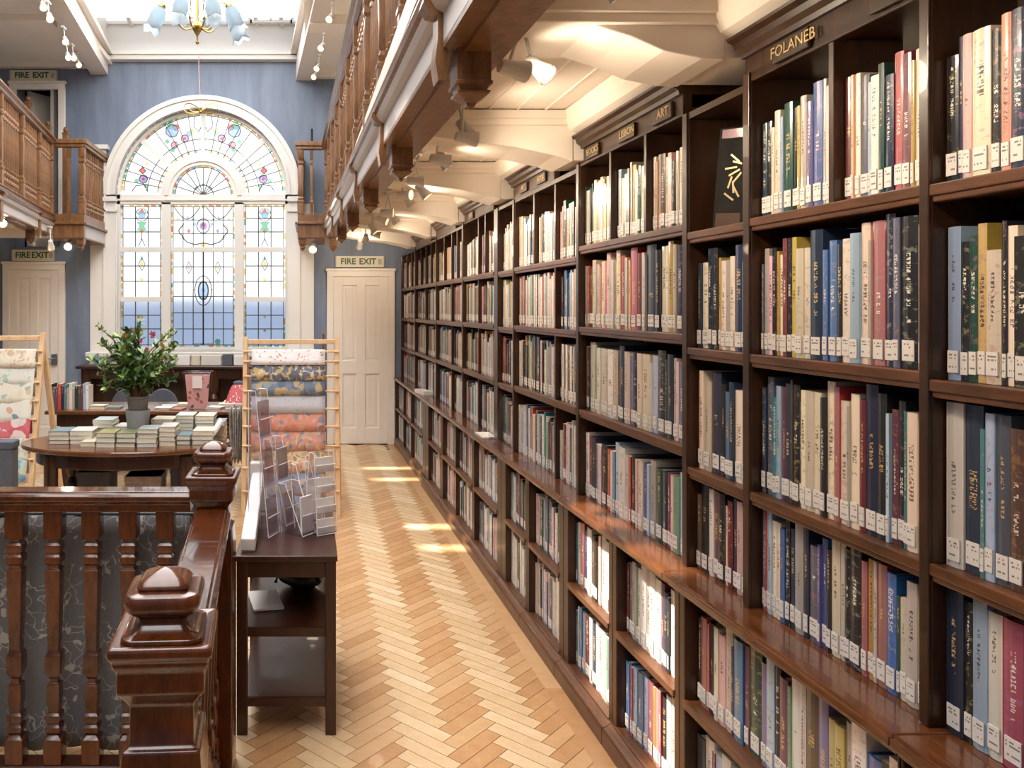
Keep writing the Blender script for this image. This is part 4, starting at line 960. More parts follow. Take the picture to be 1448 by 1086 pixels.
# ------------------------------------------------------------------ chandelier
def chandelier():
    Y = 6.0; c = at(279, 40, Y); X, Z = c[0], c[2]
    root = thing('chandelier', 'brass chandelier with pale frosted tulip shades hanging below the roof light', 'chandelier', (X, Y, Z))
    b = MB(); b.lathe([(.009,Z+.07),(.012,Z+.1),(.012,Z+.32),(.016,Z+.34),(.010,Z+.36),(.010,4.68)], 10, (X,Y,0)); b.build('stem', 'brass', root)
    b = MB(); b.lathe([(.001,Z-.125),(.012,Z-.12),(.014,Z-.105),(.006,Z-.10),(.006,Z-.06),(.012,Z-.05),(.036,Z-.01),(.042,Z+.01),(.034,Z+.035),(.016,Z+.05),(.014,Z+.075),(.008,Z+.08)], 14, (X,Y,0)); b.build('hub', 'brass', root)
    angs = [200, 340, 300, 20, 255]
    for k, a in enumerate(angs):
        a = math.radians(a); d = Vector((math.cos(a), math.sin(a), 0)); O = Vector((X,Y,Z))
        P = [O+d*.03, O+d*.10+Vector((0,0,-.02)), O+d*.15+Vector((0,0,.04)), O+d*.12+Vector((0,0,.10)), O+d*.14+Vector((0,0,.18)), O+d*.20+Vector((0,0,.225)), O+d*.26+Vector((0,0,.19)), O+d*.275+Vector((0,0,.125))]
        # smooth the arm
        pts = []
        for i in range(len(P)-1):
            p0, p1, p2, p3 = P[max(i-1,0)], P[i], P[i+1], P[min(i+2,len(P)-1)]
            for t in (0,.25,.5,.75): pts.append(.5*((2*p1)+(p2-p0)*t+(2*p0-5*p1+4*p2-p3)*t*t+(3*p1-p0-3*p2+p3)*t**3))
        pts.append(P[-1]); b = MB(); b.tube(pts, .006, 6); arm = b.build('arm', 'brass', root)
        b = MB(); q = O+d*.12+Vector((0,0,.06)); cu = [q+d*(.05*math.cos(t*.5)*(1-t*.05))+Vector((0,0,.05*math.sin(t*.5)*(1-t*.05))) for t in range(14)]; b.tube(cu, .004, 5); b.build('scroll', 'brass', arm)
        ax = (d*.42+Vector((0,0,-1))).normalized(); qm = ax.to_track_quat('Z','Y').to_matrix(); E = P[-1]
        b = MB(); b.lathe([(.012,-.03),(.03,-.02),(.032,.0),(.026,.02)], 12); b.v = [E+qm @ Vector(p) for p in b.v]; b.build('shade_holder', 'brass', root)
        b = MB(); n = 20; pr = [(.03,.0),(.05,.025),(.06,.08),(.055,.135),(.057,.165),(.072,.195)]; rs = []
        for i, (r, z) in enumerate(pr):
            w = max(0, (z-.135))/.06
            rs.append([E+qm @ Vector(((r+.008*w*math.cos(5*2*PI*j/n))*math.cos(2*PI*j/n), (r+.008*w*math.cos(5*2*PI*j/n))*math.sin(2*PI*j/n), z+.014*w*math.cos(5*2*PI*j/n))) for j in range(n)])
        b.rings(rs, 0, True, False); o = b.build('shade', 'frost_shade', root); so = o.modifiers.new('wall', 'SOLIDIFY'); so.thickness = .003
chandelier()
Y = 8.86; c0 = at(281, 84, Y); c1 = at(284, 152, Y)
root = thing('wire_bow', 'gold wire bow hanging on a thin cord at the crown of the arched window', 'ornament', (c1[0], Y, c1[2]))
b = MB(); b.tube([(c1[0]-.03, Y+.035, 4.49), (c1[0]-.02, Y, 4.2), (c1[0], Y, c1[2])], .004, 5); b.build('cord', 'tub_card', root)
b = MB()
for s in (-1, 1):
    for k, (ra, rb) in enumerate(((.095,.05),(.06,.022))):
        lp = []
        for t in range(18):
            a = 2*PI*t/18; u, v = ra*(1+math.cos(a)), rb*math.sin(a)*(1+.35*math.cos(a))
            lp.append((c1[0]+s*(.012+u*.95-v*.25), Y, c1[2]-.04+v+u*.25))
        b.tube(lp, .006 if k == 0 else .005, 5, closed=True)
b.ball((c1[0], Y, c1[2]-.05), .022); b.build('bow', 'brass', root)
# ------------------------------------------------------------------ foreground balustrade round the stairwell
NEWEL = [(.075,0),(.075,.78),(.070,.795),(.070,.802),(.060,.812),(.057,.82),(.056,.885),(.062,.893),(.074,.903),(.078,.906),(.078,.944),(.084,.950),(.086,.956),(.086,.962),
 (.092,.966),(.0945,.972),(.094,.982),(.088,.990),(.074,.992),(.073,1.000),(.0685,1.003),(.058,1.012),(.050,1.022),(.0455,1.030),(.0455,1.040),(.052,1.042),(.062,1.046),(.0665,1.052),(.069,1.060),(.068,1.069),(.064,1.077),(.056,1.083),(.046,1.086),(.0455,1.089),(.0465,1.091),(.0455,1.097),(.042,1.104),(.035,1.110),(.024,1.115),(.012,1.119),(.001,1.121)]
NEWEL = [(r*(1-r/1.375), h if h < .79 else CH-(CH-h)*(1-r*(1-r/1.375)/1.375)) for r, h in NEWEL]
NEWEL = [p for p in NEWEL if p[1] < 1.1025]+[(.0425,1.1035),(.0455,1.1055),(.0445,1.110),(.040,1.116),(.032,1.121),(.021,1.126),(.010,1.130),(.001,1.132)]
def newel(x, y, label, rz):
    root = thing('newel_post', label, 'post', (x, y, 0))
    k = [i for i, p in enumerate(NEWEL) if p[1] >= 1.015 and p[0] < .071][0]
    b = MB(); b.sq(NEWEL[:k+1], (x,y,0), cr=.07, rot=rz); b.build('post_shaft', 'newel_wood', root, bevel=.003)
    b = MB(); b.sq(NEWEL[k:], (x,y,0), cr=.32, rot=rz); o = b.build('moulded_cap', 'newel_wood', root, bevel=.003)
    return root
N1 = (-.255, 1.375); N2 = (-.331, 2.68)
newel(N1[0], N1[1], 'large dark wooden newel post with moulded cap in the foreground', .058)
newel(N2[0], N2[1], 'smaller looking dark wooden newel post at the far corner of the stair balustrade', 0)
newel(-2.5, 2.68, 'dark wooden newel post ending the cross rail beyond the left edge', 0) if False else None
BL = [(.031,.03),(.031,.115),(.026,.118),(.017,.128),(.026,.14),(.026,.155),(.019,.165),(.025,.178),(.026,.195),(.018,.205),(.018,.215),(.022,.235),(.023,.262),(.0225,.30),(.014,.305),(.013,.32),(.018,.328),(.027,.345),(.0275,.375),(.0265,.405),(.020,.415),(.019,.43),(.026,.685),(.026,.70),(.019,.705),(.020,.715),(.0275,.725),(.0275,.745),(.021,.755),(.027,.765),(.027,.785),(.018,.797),(.019,.805),(.031,.81),(.031,.905)]
def balustrade(label, A, B, zt, ts, w, hgt, zb=.03):
    A = Vector((A[0],A[1],0)); B = Vector((B[0],B[1],0)); d = (B-A); L = d.length; d.normalize(); n = Vector((-d.y, d.x, 0)); mid = (A+B)/2
    root = thing('stair_balustrade', label, 'balustrade', (mid.x, mid.y, 0))
    def sweep(prof, name, mat, bev=0):
        m = MB(); m.rings([[P+n*q+Vector((0,0,z)) for q, z in prof] for P in (A, B)], 0, False); return m.build(name, mat, root, bevel=bev)
    h = w/2
    sweep([(-h*.72,zt),(h*.72,zt),(h*.74,zt-.006),(h*.86,zt-.006),(h,zt-.016),(h,zt-.03),(h*.8,zt-.042),(h*.72,zt-.044),(h*.72,zt-hgt),(-h*.72,zt-hgt),(-h*.72,zt-.044),(-h*.8,zt-.042),(-h,zt-.03),(-h,zt-.016),(-h*.86,zt-.006),(-h*.74,zt-.006)], 'handrail', 'rail_wood', .002)
    sweep([(-h*.8,0),(h*.8,0),(h*.8,zb-.008),(h*.7,zb),(-h*.7,zb),(-h*.8,zb-.008)], 'base_rail', 'dark_wood', .002)
    zz = zt-hgt
    sc = (zz-.03)/(.905-.03)
    b = MB(); ang = math.atan2(d.y, d.x); b.sq([(r, .03+(z-.03)*sc) for r, z in BL], cr=.12, rot=ang); proto = b.build('baluster', 'newel_wood', root, local=True, bevel=.0015)
    for k, t in enumerate(ts):
        o = proto if k == 0 else proto.copy()
        if k: COL.objects.link(o); o.parent = root
        o.location = (A+d*t)-mid
    return root
NX = (N2[0]-.075, N2[1])
balustrade('dark wooden stair balustrade running across the left foreground in front of patterned cloth', (-1.62, 2.68), NX, .965, [1.62+(px-CX)*2.68/F for px in (-84,-30,23.5,77.6,131,183,235)], .105, .07)
balustrade('short dark wooden stair balustrade with wide shiny rail between the two newel posts', (N1[0]-.004, N1[1]+.06), (N2[0]+.004, N2[1]-.075), .915, [.14+.137*k for k in range(8)], .125, .075)
# patterned dark cloth hung behind the balusters
t = NT('patterned_cloth'); o = t.obj()
v = t.n('ShaderNodeTexVoronoi', feature='DISTANCE_TO_EDGE'); wv = t.n('ShaderNodeVectorMath', operation='ADD'); nz = t.n('ShaderNodeTexNoise'); nz.inputs['Scale'].default_value = 9; t.l(o, nz.inputs['Vector']); t.l(o, wv.inputs[0])
sc = t.n('ShaderNodeVectorMath', operation='SCALE'); t.l(nz.outputs[1], sc.inputs[0]); sc.inputs['Scale'].default_value = .22; t.l(sc.outputs[0], wv.inputs[1]); t.l(wv.outputs[0], v.inputs['Vector']); v.inputs['Scale'].default_value = 15
ln = t.math('LESS_THAN', v.outputs['Distance'], .022); n2 = t.noise(o, 6, 2); msk = t.math('MULTIPLY', ln, t.math('GREATER_THAN', n2, .48))
n3 = t.noise(o, 24, 2, .4); fl = t.math('MULTIPLY', t.math('GREATER_THAN', n3, .64), t.math('GREATER_THAN', n2, .46))
m2 = t.math('MAXIMUM', msk, fl); fine = t.noise(o, 220, 1)
c = t.mix(t.math('MULTIPLY', m2, .75), t.mix(fine, rgb('5f5e5f'), rgb('868585')), rgb('cbc6bd'))
t.bsdf(c, .85); M['patterned_cloth'] = t.m
root = thing('patterned_cloth', 'dark grey cloth with pale floral line pattern hanging behind the left balusters', 'cloth', (-1.0, 2.92, .82))
b = MB(); nx, nz_ = 90, 14; x0, x1 = -1.95, -.43
V = []
for j in range(nz_+1):
    z = .004+.838*(j/nz_)
    for i in range(nx+1):
        x = x0+(x1-x0)*i/nx; y = 2.80+.014*math.sin(x*21)*(1-.6*j/nz_)+.008*math.sin(x*47+1)*(1-.8*j/nz_)+.004*math.sin(z*9+x*5)
        V.append((x, y, z))
b.v = V
for j in range(nz_):
    for i in range(nx):
        q = j*(nx+1)+i; b.face([q, q+1, q+nx+2, q+nx+1], 0, None, True)
o = b.build('hanging_panel', 'patterned_cloth', root); so = o.modifiers.new('thickness', 'SOLIDIFY'); so.thickness = .004
b = MB(); b.lathe([(.008,-2.0),(.008,-.42)], 8, (0,2.81,.843), axis='x'); b.build('hanging_rod', 'black_iron', root)
for x in (-1.98, -.44):
    b = MB(); b.lathe([(.05,0),(.05,.01),(.009,.015),(.009,.85)], 8, (x,2.83,0)); b.build('rod_stand', 'black_iron', root)
# ------------------------------------------------------------------ small side table beside the newel
Ya, Yb = 2.89, 3.57; XA, XB = -.272, .098; ZT = .67
root = thing('side_table', 'small dark wooden side table with two lower shelves carrying clear leaflet stands', 'table', ((XA+XB)/2, 3.2, 0))
b = MB(); b.box(XA-.005, XB+.005, Ya-.01, Yb+.01, ZT-.022, ZT); b.build('table_top', 'dark_wood', root, bevel=.004)
b = MB(); b.box(XA+.01, XB-.01, Ya+.008, Yb-.008, ZT-.085, ZT-.022); b.build('apron', 'dark_wood', root)
for x in (XA+.02, XB-.02):
    for y in (Ya+.02, Yb-.02): b = MB(); b.box(x-.02, x+.02, y-.02, y+.02, 0, ZT-.022); b.build('leg', 'dark_wood', root, bevel=.003)
for z in (.40, .14):
    b = MB(); b.box(XA+.02, XB-.02, Ya+.01, Yb-.01, z-.012, z); b.box(XA+.035, XB-.035, Ya+.006, Ya+.022, z-.035, z-.002); b.build('shelf', 'dark_wood', root)
# dark bundle on its upper shelf
root = thing('dark_bag', 'black bundled bag with a loop strap on the side table upper shelf', 'bag', (-.05, 3.3, .401))
b = MB(); rs = []
for k in range(9):
    a = k/8; r = .005+.1*math.sin(PI*min(1, a*.9+.1)); rs.append([(-.03+r*1.05*math.cos(q*PI/6)+.01*math.sin(3*q+k), 3.32+r*1.3*math.sin(q*PI/6), .402+.15*a+.008*math.sin(2*q)*a) for q in range(12)])
b.rings(rs); b.build('bag_body', 'black_iron', root)
b = MB(); b.tube([(-.05+.09*math.cos(t*PI/8), 3.2, .46+.07*math.sin(t*PI/8)) for t in range(9)], .008, 6); b.build('strap', 'dark_void', root)
b = MB(); b.obox((-.18, 3.15, .406), (.12,.2,.008), (0,0,.2)); tag(b.build('paper_pad', 'white_card'), 'pale paper pad lying on the side table upper shelf', 'paper')
# clear acrylic leaflet stands on the table top
glass('card_tint', 'b9aba6', .06)
def stand(x, y, w, d, h, label, tiers, cards, lean=0.0, rz=0.0):
    root = thing('leaflet_stand', label, 'stand', (x, y, ZT), rz=rz)
    def sh(z): return lean*z
    b = MB(); P = [(-w/2,0),(w/2,0),(w/2,h),(-w/2,h)]
    b.prism([(px, d/2+sh(z), z) for px, z in P], (0,0,0), (0,.003,0))
    b.build('back_panel', 'acrylic', root, local=True)
    q = MB(); q.tube([(-w/2, d/2+sh(0), .003), (-w/2, d/2+sh(h), h), (w/2, d/2+sh(h), h), (w/2, d/2+sh(0), .003)], .0022, 5)
    for sx in (-1, 1): q.tube([(sx*w/2, -d/2, .003), (sx*w/2, d/2-.35*d+sh(h), h), (sx*w/2, d/2+sh(h), h)], .0018, 5)
    q.tube([(-w/2, -d/2, .003), (w/2, -d/2, .003)], .002, 5); q.build('rim', 'acrylic_glint', root, local=True)  # bright rods added along the edges as painted glints
    for s in (-1, 1):
        b = MB(); b.prism([(s*w/2, -d/2, 0), (s*w/2, d/2, 0), (s*w/2, d/2+sh(h), h), (s*w/2, d/2-.35*d+sh(h), h)], (-.0015,0,0), (.0015,0,0)); b.build('side_panel', 'acrylic_edge', root, local=True)
    b = MB(); b.box(-w/2, w/2, -d/2, d/2, 0, .004); b.build('base', 'acrylic_edge', root, local=True)
    for k in range(tiers):
        z = h*k/tiers; y0 = -d/2+(d*.55)*k/max(1, tiers)+sh(z)
        b = MB(); b.box(-w/2, w/2, y0, y0+.003, z+.004, z+h/tiers*.42); b.box(-w/2, w/2, y0, y0+.02, z+.004, z+.008); pk = b.build('pocket', 'acrylic_edge', root, local=True)
        q = MB(); q.tube([(-w/2, y0, z+h/tiers*.42), (w/2, y0, z+h/tiers*.42)], .0022, 5); q.build('lip_glint', 'acrylic_glint', pk, local=True)
        if cards:
            b = MB(); b.obox((0, y0+.014, z+h/tiers*.42), (w*.86, .008, h/tiers*.72), (-.05,0,0)); b.build('cards', cards, root, local=True)
    return root
glass('card_sheer', 'dccfcd', .03, 1, .1); plain('card_mauve', 'b7a6a2', .5, var=.25, sc=20); plain('card_pale', 'e6e1dd', .5, var=.15, sc=25)
stand(-.185, 3.16, .10, .09, .585, 'tallest clear leaflet stand on the small dark table, nearly empty', 3, 'card_sheer', .0, 1.15)
stand(-.115, 3.33, .10, .09, .36, 'clear leaflet stand of middle height directly behind the tallest one', 2, 'card_mauve', .06, 1.1)
stand(-.045, 3.18, .085, .11, .20, 'low clear card wedge between the tallest stand and the leaning rack', 1, 'card_pale', .1, .9)
stand(-.005, 3.36, .08, .10, .24, 'low clear card wedge behind the leaning card rack', 1, 'card_pale', .1, .7)
stand(.045, 3.19, .095, .10, .33, 'clear four pocket card rack leaning at the right of the small table', 4, 'card_pale', -.12, .55)
root = thing('poster_tube', 'white sloping poster box leaning on the left side of the small dark table', 'box', (-.31, 3.3, .5))
b = MB(); b.prism([(-.26,2.93,ZT),(-.205,2.93,ZT),(-.205,3.5,ZT+.13),(-.26,3.5,ZT+.13)], (0,0,0), (0,0,.05)); b.build('box_body', 'white_card', root, bevel=.006)
b = MB(); b.prism([(-.27,3.5,ZT+.0),(-.20,3.5,ZT+.0),(-.20,3.56,ZT+.0),(-.27,3.56,ZT+.0)], (0,0,.001), (0,0,.22)); b.build('box_end', 'lamp_white', root, bevel=.006)
# ------------------------------------------------------------------ wrapping paper racks
def paper(name, base, cols, scale, th=.5):
    t = NT(name); o = t.obj(); n = t.n('ShaderNodeTexNoise'); n.inputs['Scale'].default_value = 7; t.l(o, n.inputs['Vector'])
    s2 = t.n('ShaderNodeVectorMath', operation='SCALE'); t.l(n.outputs[1], s2.inputs[0]); s2.inputs['Scale'].default_value = .12
    a = t.n('ShaderNodeVectorMath', operation='ADD'); t.l(o, a.inputs[0]); t.l(s2.outputs[0], a.inputs[1])
    v = t.n('ShaderNodeTexVoronoi'); v.inputs['Scale'].default_value = scale*1.5; t.l(a.outputs[0], v.inputs['Vector'])
    sp = t.n('ShaderNodeSeparateColor'); t.l(v.outputs['Color'], sp.inputs[0])
    k = len(cols); st = [(i/k, rgb(c)) for i, c in enumerate(cols)]
    x = t.ramp(sp.outputs[0], st); x.node.color_ramp.interpolation = 'CONSTANT'
    m = t.math('LESS_THAN', v.outputs['Distance'], th*1.3 if th >= .4 else th*1.1)
    t.bsdf(t.mix(t.math('MULTIPLY', m, .85), rgb(base), x), .55); M[name] = t.m
PR = [('paper_white_red','ece6e6',['d98a86','e6cfc9','f0eeee','c86f6f'],26,.3,'white wrapping paper with red print, topmost'),
 ('paper_navy_gold','d8c6a2',['33415f','2d3a58','c9a869','46536e','4c6a9c'],22,.5,'navy and gold scrolled wrapping paper'),
 ('paper_grey_gold','7a8798',['6d7b8f','c3a778','9aa3ad','5d6c82'],13,.52,'grey blue wrapping paper with gold birds'),
 ('paper_specks','c3c4cd',['b0454c','4a4048','c08a86'],24,.13,'pale grey wrapping paper with red specks'),
 ('paper_coral','d6937f',['7489a8','cf8673','e0a893'],15,.42,'coral wrapping paper with sparse blue leaves'),
 ('paper_coral_blue','cf9180',['7c8aa8','d7a188','b9a6a0','e1b98f'],20,.45,'coral and blue marbled wrapping paper'),
 ('paper_cream_multi','e2c9ae',['c98c78','d9a58c','7f8a5e','dcb7a4','c0a070'],19,.45,'cream wrapping paper with pink and green flowers'),
 ('paper_blue_gold','93a7c2',['5f7ba6','d1b48a','7f97bb','b89b88'],20,.47,'blue and gold marbled wrapping paper'),
 ('paper_blue','8fa9c6',['86a2c4','a3b8cf','7894b8'],30,.5,'plain blue wrapping paper, lowest')]
PL = [('paper_beige','e6dac6',['d3bd9d','e2d3bc','ded2bf','cfae86'],26,.4,'beige speckled wrapping paper, topmost'),
 ('paper_mint','e2ded2',['a9c5b7','e0dccf','dfd8c9','cfd6c8'],16,.4,'cream wrapping paper with mint sprigs'),
 ('paper_cream_teal','e5dcc8',['8fb2b5','d2b48f','e2d8c2','dfd2ba'],13,.36,'cream wrapping paper with teal tree'),
 ('paper_vases','e2dccf',['7d5f78','5f7f9f','d3a37f','e0d8c8','deded6'],11,.38,'cream wrapping paper with dark vases'),
 ('paper_red','d05f6a',['e8ddd6','cf5964','d4707a','dcd6d0'],9,.5,'red wrapping paper with white pots'),
 ('paper_green','dcdccb',['b2bf9d','dcd9c6','c9c3a0'],20,.42,'cream wrapping paper with green flowers'),
 ('paper_sky','bcd0df',['6f9fc8','c8d3d6','7fae97','d8c48f'],18,.48,'blue and green wrapping paper, lowest')]
def rack(label, xl, xr, ytop, ybot, ztop, rows, papers, pl, pr_, where, grp, zs):
    root = thing('paper_rack', label, 'rack', ((xl+xr)/2, ybot, 0))
    def yy(z): return ybot+(ytop-ybot)*z/ztop
    w = .017
    for x in (xl, xr):
        b = MB(); b.prism([(x-w,yy(0)-.02,0),(x+w,yy(0)-.02,0),(x+w,yy(0)+.02,0),(x-w,yy(0)+.02,0)], (0,0,0), (0,ytop-ybot,ztop)); b.build('front_post', 'pine_wood', root, bevel=.003)
        b = MB(); b.prism([(x-w+.03,ytop+.35,0),(x+w+.03,ytop+.35,0),(x+w+.03,ytop+.39,0),(x-w+.03,ytop+.39,0)], (0,0,0), (-.03,-.36,ztop*.92)); b.build('rear_leg', 'pine_wood', root, bevel=.003)
    b = MB(); b.box(xl, xr, yy(ztop)-.015, yy(ztop)+.015, ztop-.055, ztop-.02); b.build('top_rail', 'pine_wood', root, bevel=.004)
    b = MB(); b.box(xl+.03, xr+.03, ytop+.33, ytop+.36, .12, .15); b.build('rear_rail', 'pine_wood', root)
    for z in zs:
        b = MB(); b.lathe([(.009,xl-.01),(.009,xr+.01)], 10, (0,yy(z)-.03,z), axis='x'); b.build('dowel', 'pine_wood', root)
    if zs[-1] > .25:
        b = MB(); b.box(xl, xr, yy(.12)-.012, yy(.12)+.012, .10, .14); b.build('bottom_rail', 'pine_wood', root)
    for k, z in enumerate(zs):
        nm = papers[k]; zn = zs[k+1] if k+1 < len(zs) else z-.12
        dr = (z-zn)*1.12+.015
        yc = yy(z)-.03; r = .016
        prof = [(yc+.02, z-.10), (yc+r, z-.01)]+[(yc+r*math.cos(a), z+r*math.sin(a)) for a in (0,.5,1.0,1.57,2.1,2.7,3.14)]+[(yc-r-.012, z-dr*.3), (yc-r-.026, z-dr*.65), (yc-r-.034, z-dr)]
        o = MB(); n = len(prof); m = 10
        b = MB(); b.v = [(pl+(pr_-pl)*i/m, y+.002*math.sin(i*1.3+k), zz) for i in range(m+1) for y, zz in prof]
        for i in range(m):
            for j in range(n-1): q = i*n+j; b.face([q, q+1, q+n+1, q+n], 0, None, True)
        root2 = b.build('wrapping_paper', nm[0]); so = root2.modifiers.new('t', 'SOLIDIFY'); so.thickness = .002
        tag(root2, nm[5]+' on the '+where, 'wrapping paper', grp)
for p in PR+PL: paper(p[0], p[1], p[2], p[3], p[4])
Yt, Yo = 6.12, 5.93
zr = [CH-(py-CY)*Y/F for py, Y in ((497,6.08),(511,6.07),(532,6.05),(553,6.04),(578,6.02),(603,6.0),(630,5.99),(661,5.97),(694,5.95))]
rack('right pine wrapping paper rack beside the aisle, hung with blue and coral sheets', -.505, .215, Yt, Yo, 1.36, 9, PR, -.45, .12, 'right hand rack', 'wrapping papers on the right rack', zr)
zl = [CH-(py-CY)*Y/F for py, Y in ((496,5.53),(514,5.51),(540,5.48),(566,5.45),(592,5.42),(620,5.39),(648,5.36))]
rack('left pine wrapping paper rack at the photo edge, hung with cream and red sheets', -2.75, -1.90, 5.55, 5.22, 1.41, 7, PL, -2.7, -1.925, 'left hand rack', 'wrapping papers on the left rack', zl)
root = thing('display_box', 'grey fabric covered display box standing below the left wrapping paper rack', 'box', (-1.73, 4.15, 0))
b = MB(); b.box(-2.1, -1.53, 4.0, 4.09, .0, .885); b.build('box_body', 'fabric_grey', root, bevel=.008)
b = MB(); b.box(-2.11, -1.525, 3.995, 4.095, .86, .90); b.build('lid', 'chair_grey', root, bevel=.006)
# ------------------------------------------------------------------ tables
def turned_leg(root, x, y, h, mat, r=.035):
    b = MB(); b.lathe([(r*.7,0),(r,.03),(r*.6,.06),(r*.8,h*.3),(r*1.2,h*.55),(r*1.3,h*.65),(r*.7,h*.7),(r*1.2,h*.74),(r*1.2,h)], 12, (x,y,0)); b.build('leg', mat, root)
TZ = .76; OC = (-1.14, 4.84); OA, OB = .645, .385
root = thing('oval_table', 'oval dark wooden table covered with stacks of books behind the stair rail', 'table', (OC[0], OC[1], 0))
def oval(mb, a, bb, z0, z1, n=48, rnd=.0):
    rs = []
    for s, z in ((.985,z0),(1,z0+.008),(1,z1-.008),(.99,z1)): rs.append([(OC[0]+a*s*math.cos(2*PI*i/n), OC[1]+bb*s*math.sin(2*PI*i/n), z) for i in range(n)])
    mb.rings(rs, 0, False)
b = MB(); oval(b, OA, OB, TZ-.028, TZ); b.build('table_top', 'table_wood', root)
b = MB(); oval(b, OA*.86, OB*.84, TZ-.12, TZ-.029); b.build('apron', 'dark_wood', root)
for sx in (-1, 1):
    for sy in (-1, 1): turned_leg(root, OC[0]+sx*OA*.62, OC[1]+sy*OB*.55, TZ-.05, 'dark_wood')
b = MB(); b.box(OC[0]-.4, OC[0]+.4, OC[1]-.03, OC[1]+.03, .14, .18); b.build('stretcher', 'dark_wood', root)
for k, (x, y, w, h, c) in enumerate(((-1.33,4.88,.2,.58,'fabric_grey'),(-1.02,4.85,.22,.56,'card_mauve'),(-.78,4.9,.16,.60,'chair_grey'))):
    b = MB(); b.box(x-w/2, x+w/2, y-.1, y+.1, 0, h); b.box(x-w/2-.004, x+w/2+.004, y-.104, y+.104, h-.04, h)
    tag(b.build('storage_box', c, bevel=.004), 'storage box on the floor under the oval table, '+('left','middle','right')[k]+' of three', 'box')
# book stacks: px range, base row, number, depth Y of the front edge, top cover colour
plain('cov_pale', 'b9c4c6', .4); plain('cov_lime', 'b3b070', .4); plain('cov_olive', '8f9a70', .4); plain('cov_slate', '6f8890', .4); plain('cov_cream', 'd8cfb9', .45); plain('cov_white', 'dedbd6', .4); plain('cov_rust', 'b0604a', .4)
ST = [('S',136,163,4.62,3,'cov_lime'),('S',164,192,4.62,3,'cov_olive'),('S',193,222,4.61,4,'cov_pale'),('S',225,248,4.66,4,'cov_white'),('S',250,270,4.70,2,'cov_slate'),('S',271,302,4.70,3,'cov_cream'),('S',114,135,4.64,1,'cov_cream'),
      ('S',68,97,4.72,3,'cov_slate'),('S',98,131,4.74,3,'cov_white'),('S',131,160,4.90,5,'cov_pale'),('S',213,246,4.93,5,'cov_cream'),('S',248,274,4.95,6,'cov_white'),('S',276,303,4.93,6,'cov_cream'),('S',161,180,4.88,3,'cov_white'),('S',304,318,4.86,4,'cov_slate')]
CN = {'cov_lime':'lime','cov_olive':'olive green','cov_pale':'pale blue','cov_white':'white','cov_slate':'slate blue','cov_cream':'cream','cov_rust':'rust'}
PLACE = ['front stack with lime cover left of centre','front stack with olive cover under the pot','front stack right of the olive one','front stack second right of the olive one','low front stack right of centre','right hand front stack','single low pile left of the lime stack','leftmost front stack','second stack from the table left end','back stack left of the potted plant','back stack just right of the pot','back stack second right of the pot','back stack third right of the pot','small back stack left of the pot','back stack at the table right end']
def flat_book(cx, cy, z, w, d, t, mat, label, rz, grp):
    root = thing('paperback_book', label, 'book', (cx, cy, z), ID, grp, rz)
    b = MB(); b.box(-w/2, w/2, -d/2, d/2, 0, .0025); b.box(-w/2, w/2, -d/2, d/2, t-.0025, t); b.box(-w/2, -w/2+.002, -d/2, d/2, 0, t); b.build('cover', mat, root, local=True)
    b = MB(); b.box(-w/2+.0025, w/2-.003, -d/2+.003, d/2-.003, .0027, t-.0027); b.build('page_block', 'page_edge', root, local=True)
ORD2 = ['bottom','second from bottom','third from bottom','fourth from bottom','fifth from bottom','sixth from bottom']
for k, (_, p0, p1, Y, n, mat) in enumerate(ST):
    w = (p1-p0)*Y/F*.97; cx = ((p0+p1)/2-CX)*Y/F; z = TZ+.0005; d = .17; th = .0285
    for j in range(n):
        top = j == n-1; mt = mat if top else R.choice(['cov_white','cov_cream','cov_slate','cov_pale'])
        pos = 'top' if top and n > 1 else ('only book' if n == 1 else ORD2[j])
        t = th*R.uniform(.85,1.1) if n < 5 else th*.85
        flat_book(cx+R.uniform(-.003,.003), Y+d/2+R.uniform(-.004,.004), z, w, d, t-.0005, mt, '%s paperback, %s in %s' % (CN[mt], pos, PLACE[k]), R.uniform(-.03,.03), 'book stacks on the oval table'); z += t
b = MB(); b.obox((-.585, 4.78, TZ+.075), (.012,.12,.16), (0,.6,.25)); tag(b.build('open_leaflet', 'white_card'), 'white leaflet leaning at the right end of the oval table', 'leaflet')
# potted plant
PX, PYY = (195-CX)*4.80/F, 4.80
zp = TZ+.0005; PYY = 4.83; PX = (195-CX)*PYY/F
root = thing('potted_plant', 'bushy potted plant with pink flowers in two stacked grey pots on oval table', 'plant', (PX, PYY, zp))
z1 = CH-(579-CY)*PYY/F
b = MB(); b.lathe([(.001,zp),(.052,zp),(.056,zp+.01),(.076,z1-.006),(.078,z1),(.071,z1),(.068,z1-.02),(.05,z1-.03),(.001,z1-.03)], 28, (PX,PYY,0)); b.build('outer_pot', 'pot_grey', root)
b = MB(); b.lathe([(.001,z1-.028),(.056,z1-.028),(.058,z1+.0),(.066,z1+.068),(.070,z1+.070),(.070,z1+.085),(.063,z1+.085),(.06,z1+.07),(.001,z1+.068)], 24, (PX,PYY,0)); b.build('inner_pot', 'pot_dark', root)
zb = z1+.07; TOP = CH+(CY-455)*PYY/F
g = MB(); brs = []; lf = MB()
cz = CH-(520-CY)*PYY/F
def leaf(p, d, l, w, m):
    d = d.normalized(); s = d.cross(Vector((R.uniform(-.5,.5),R.uniform(-.5,.5),1))).normalized(); nrm = s.cross(d)
    pts = [p, p+d*l*.35+s*w*.5+nrm*l*.04, p+d*l*.7+s*w*.4, p+d*l, p+d*l*.7-s*w*.4, p+d*l*.35-s*w*.5+nrm*l*.04]
    b0 = len(lf.v); lf.v += [tuple(q) for q in pts]
    lf.face([b0,b0+1,b0+2,b0+3], m, None, True); lf.face([b0,b0+3,b0+4,b0+5], m, None, True)
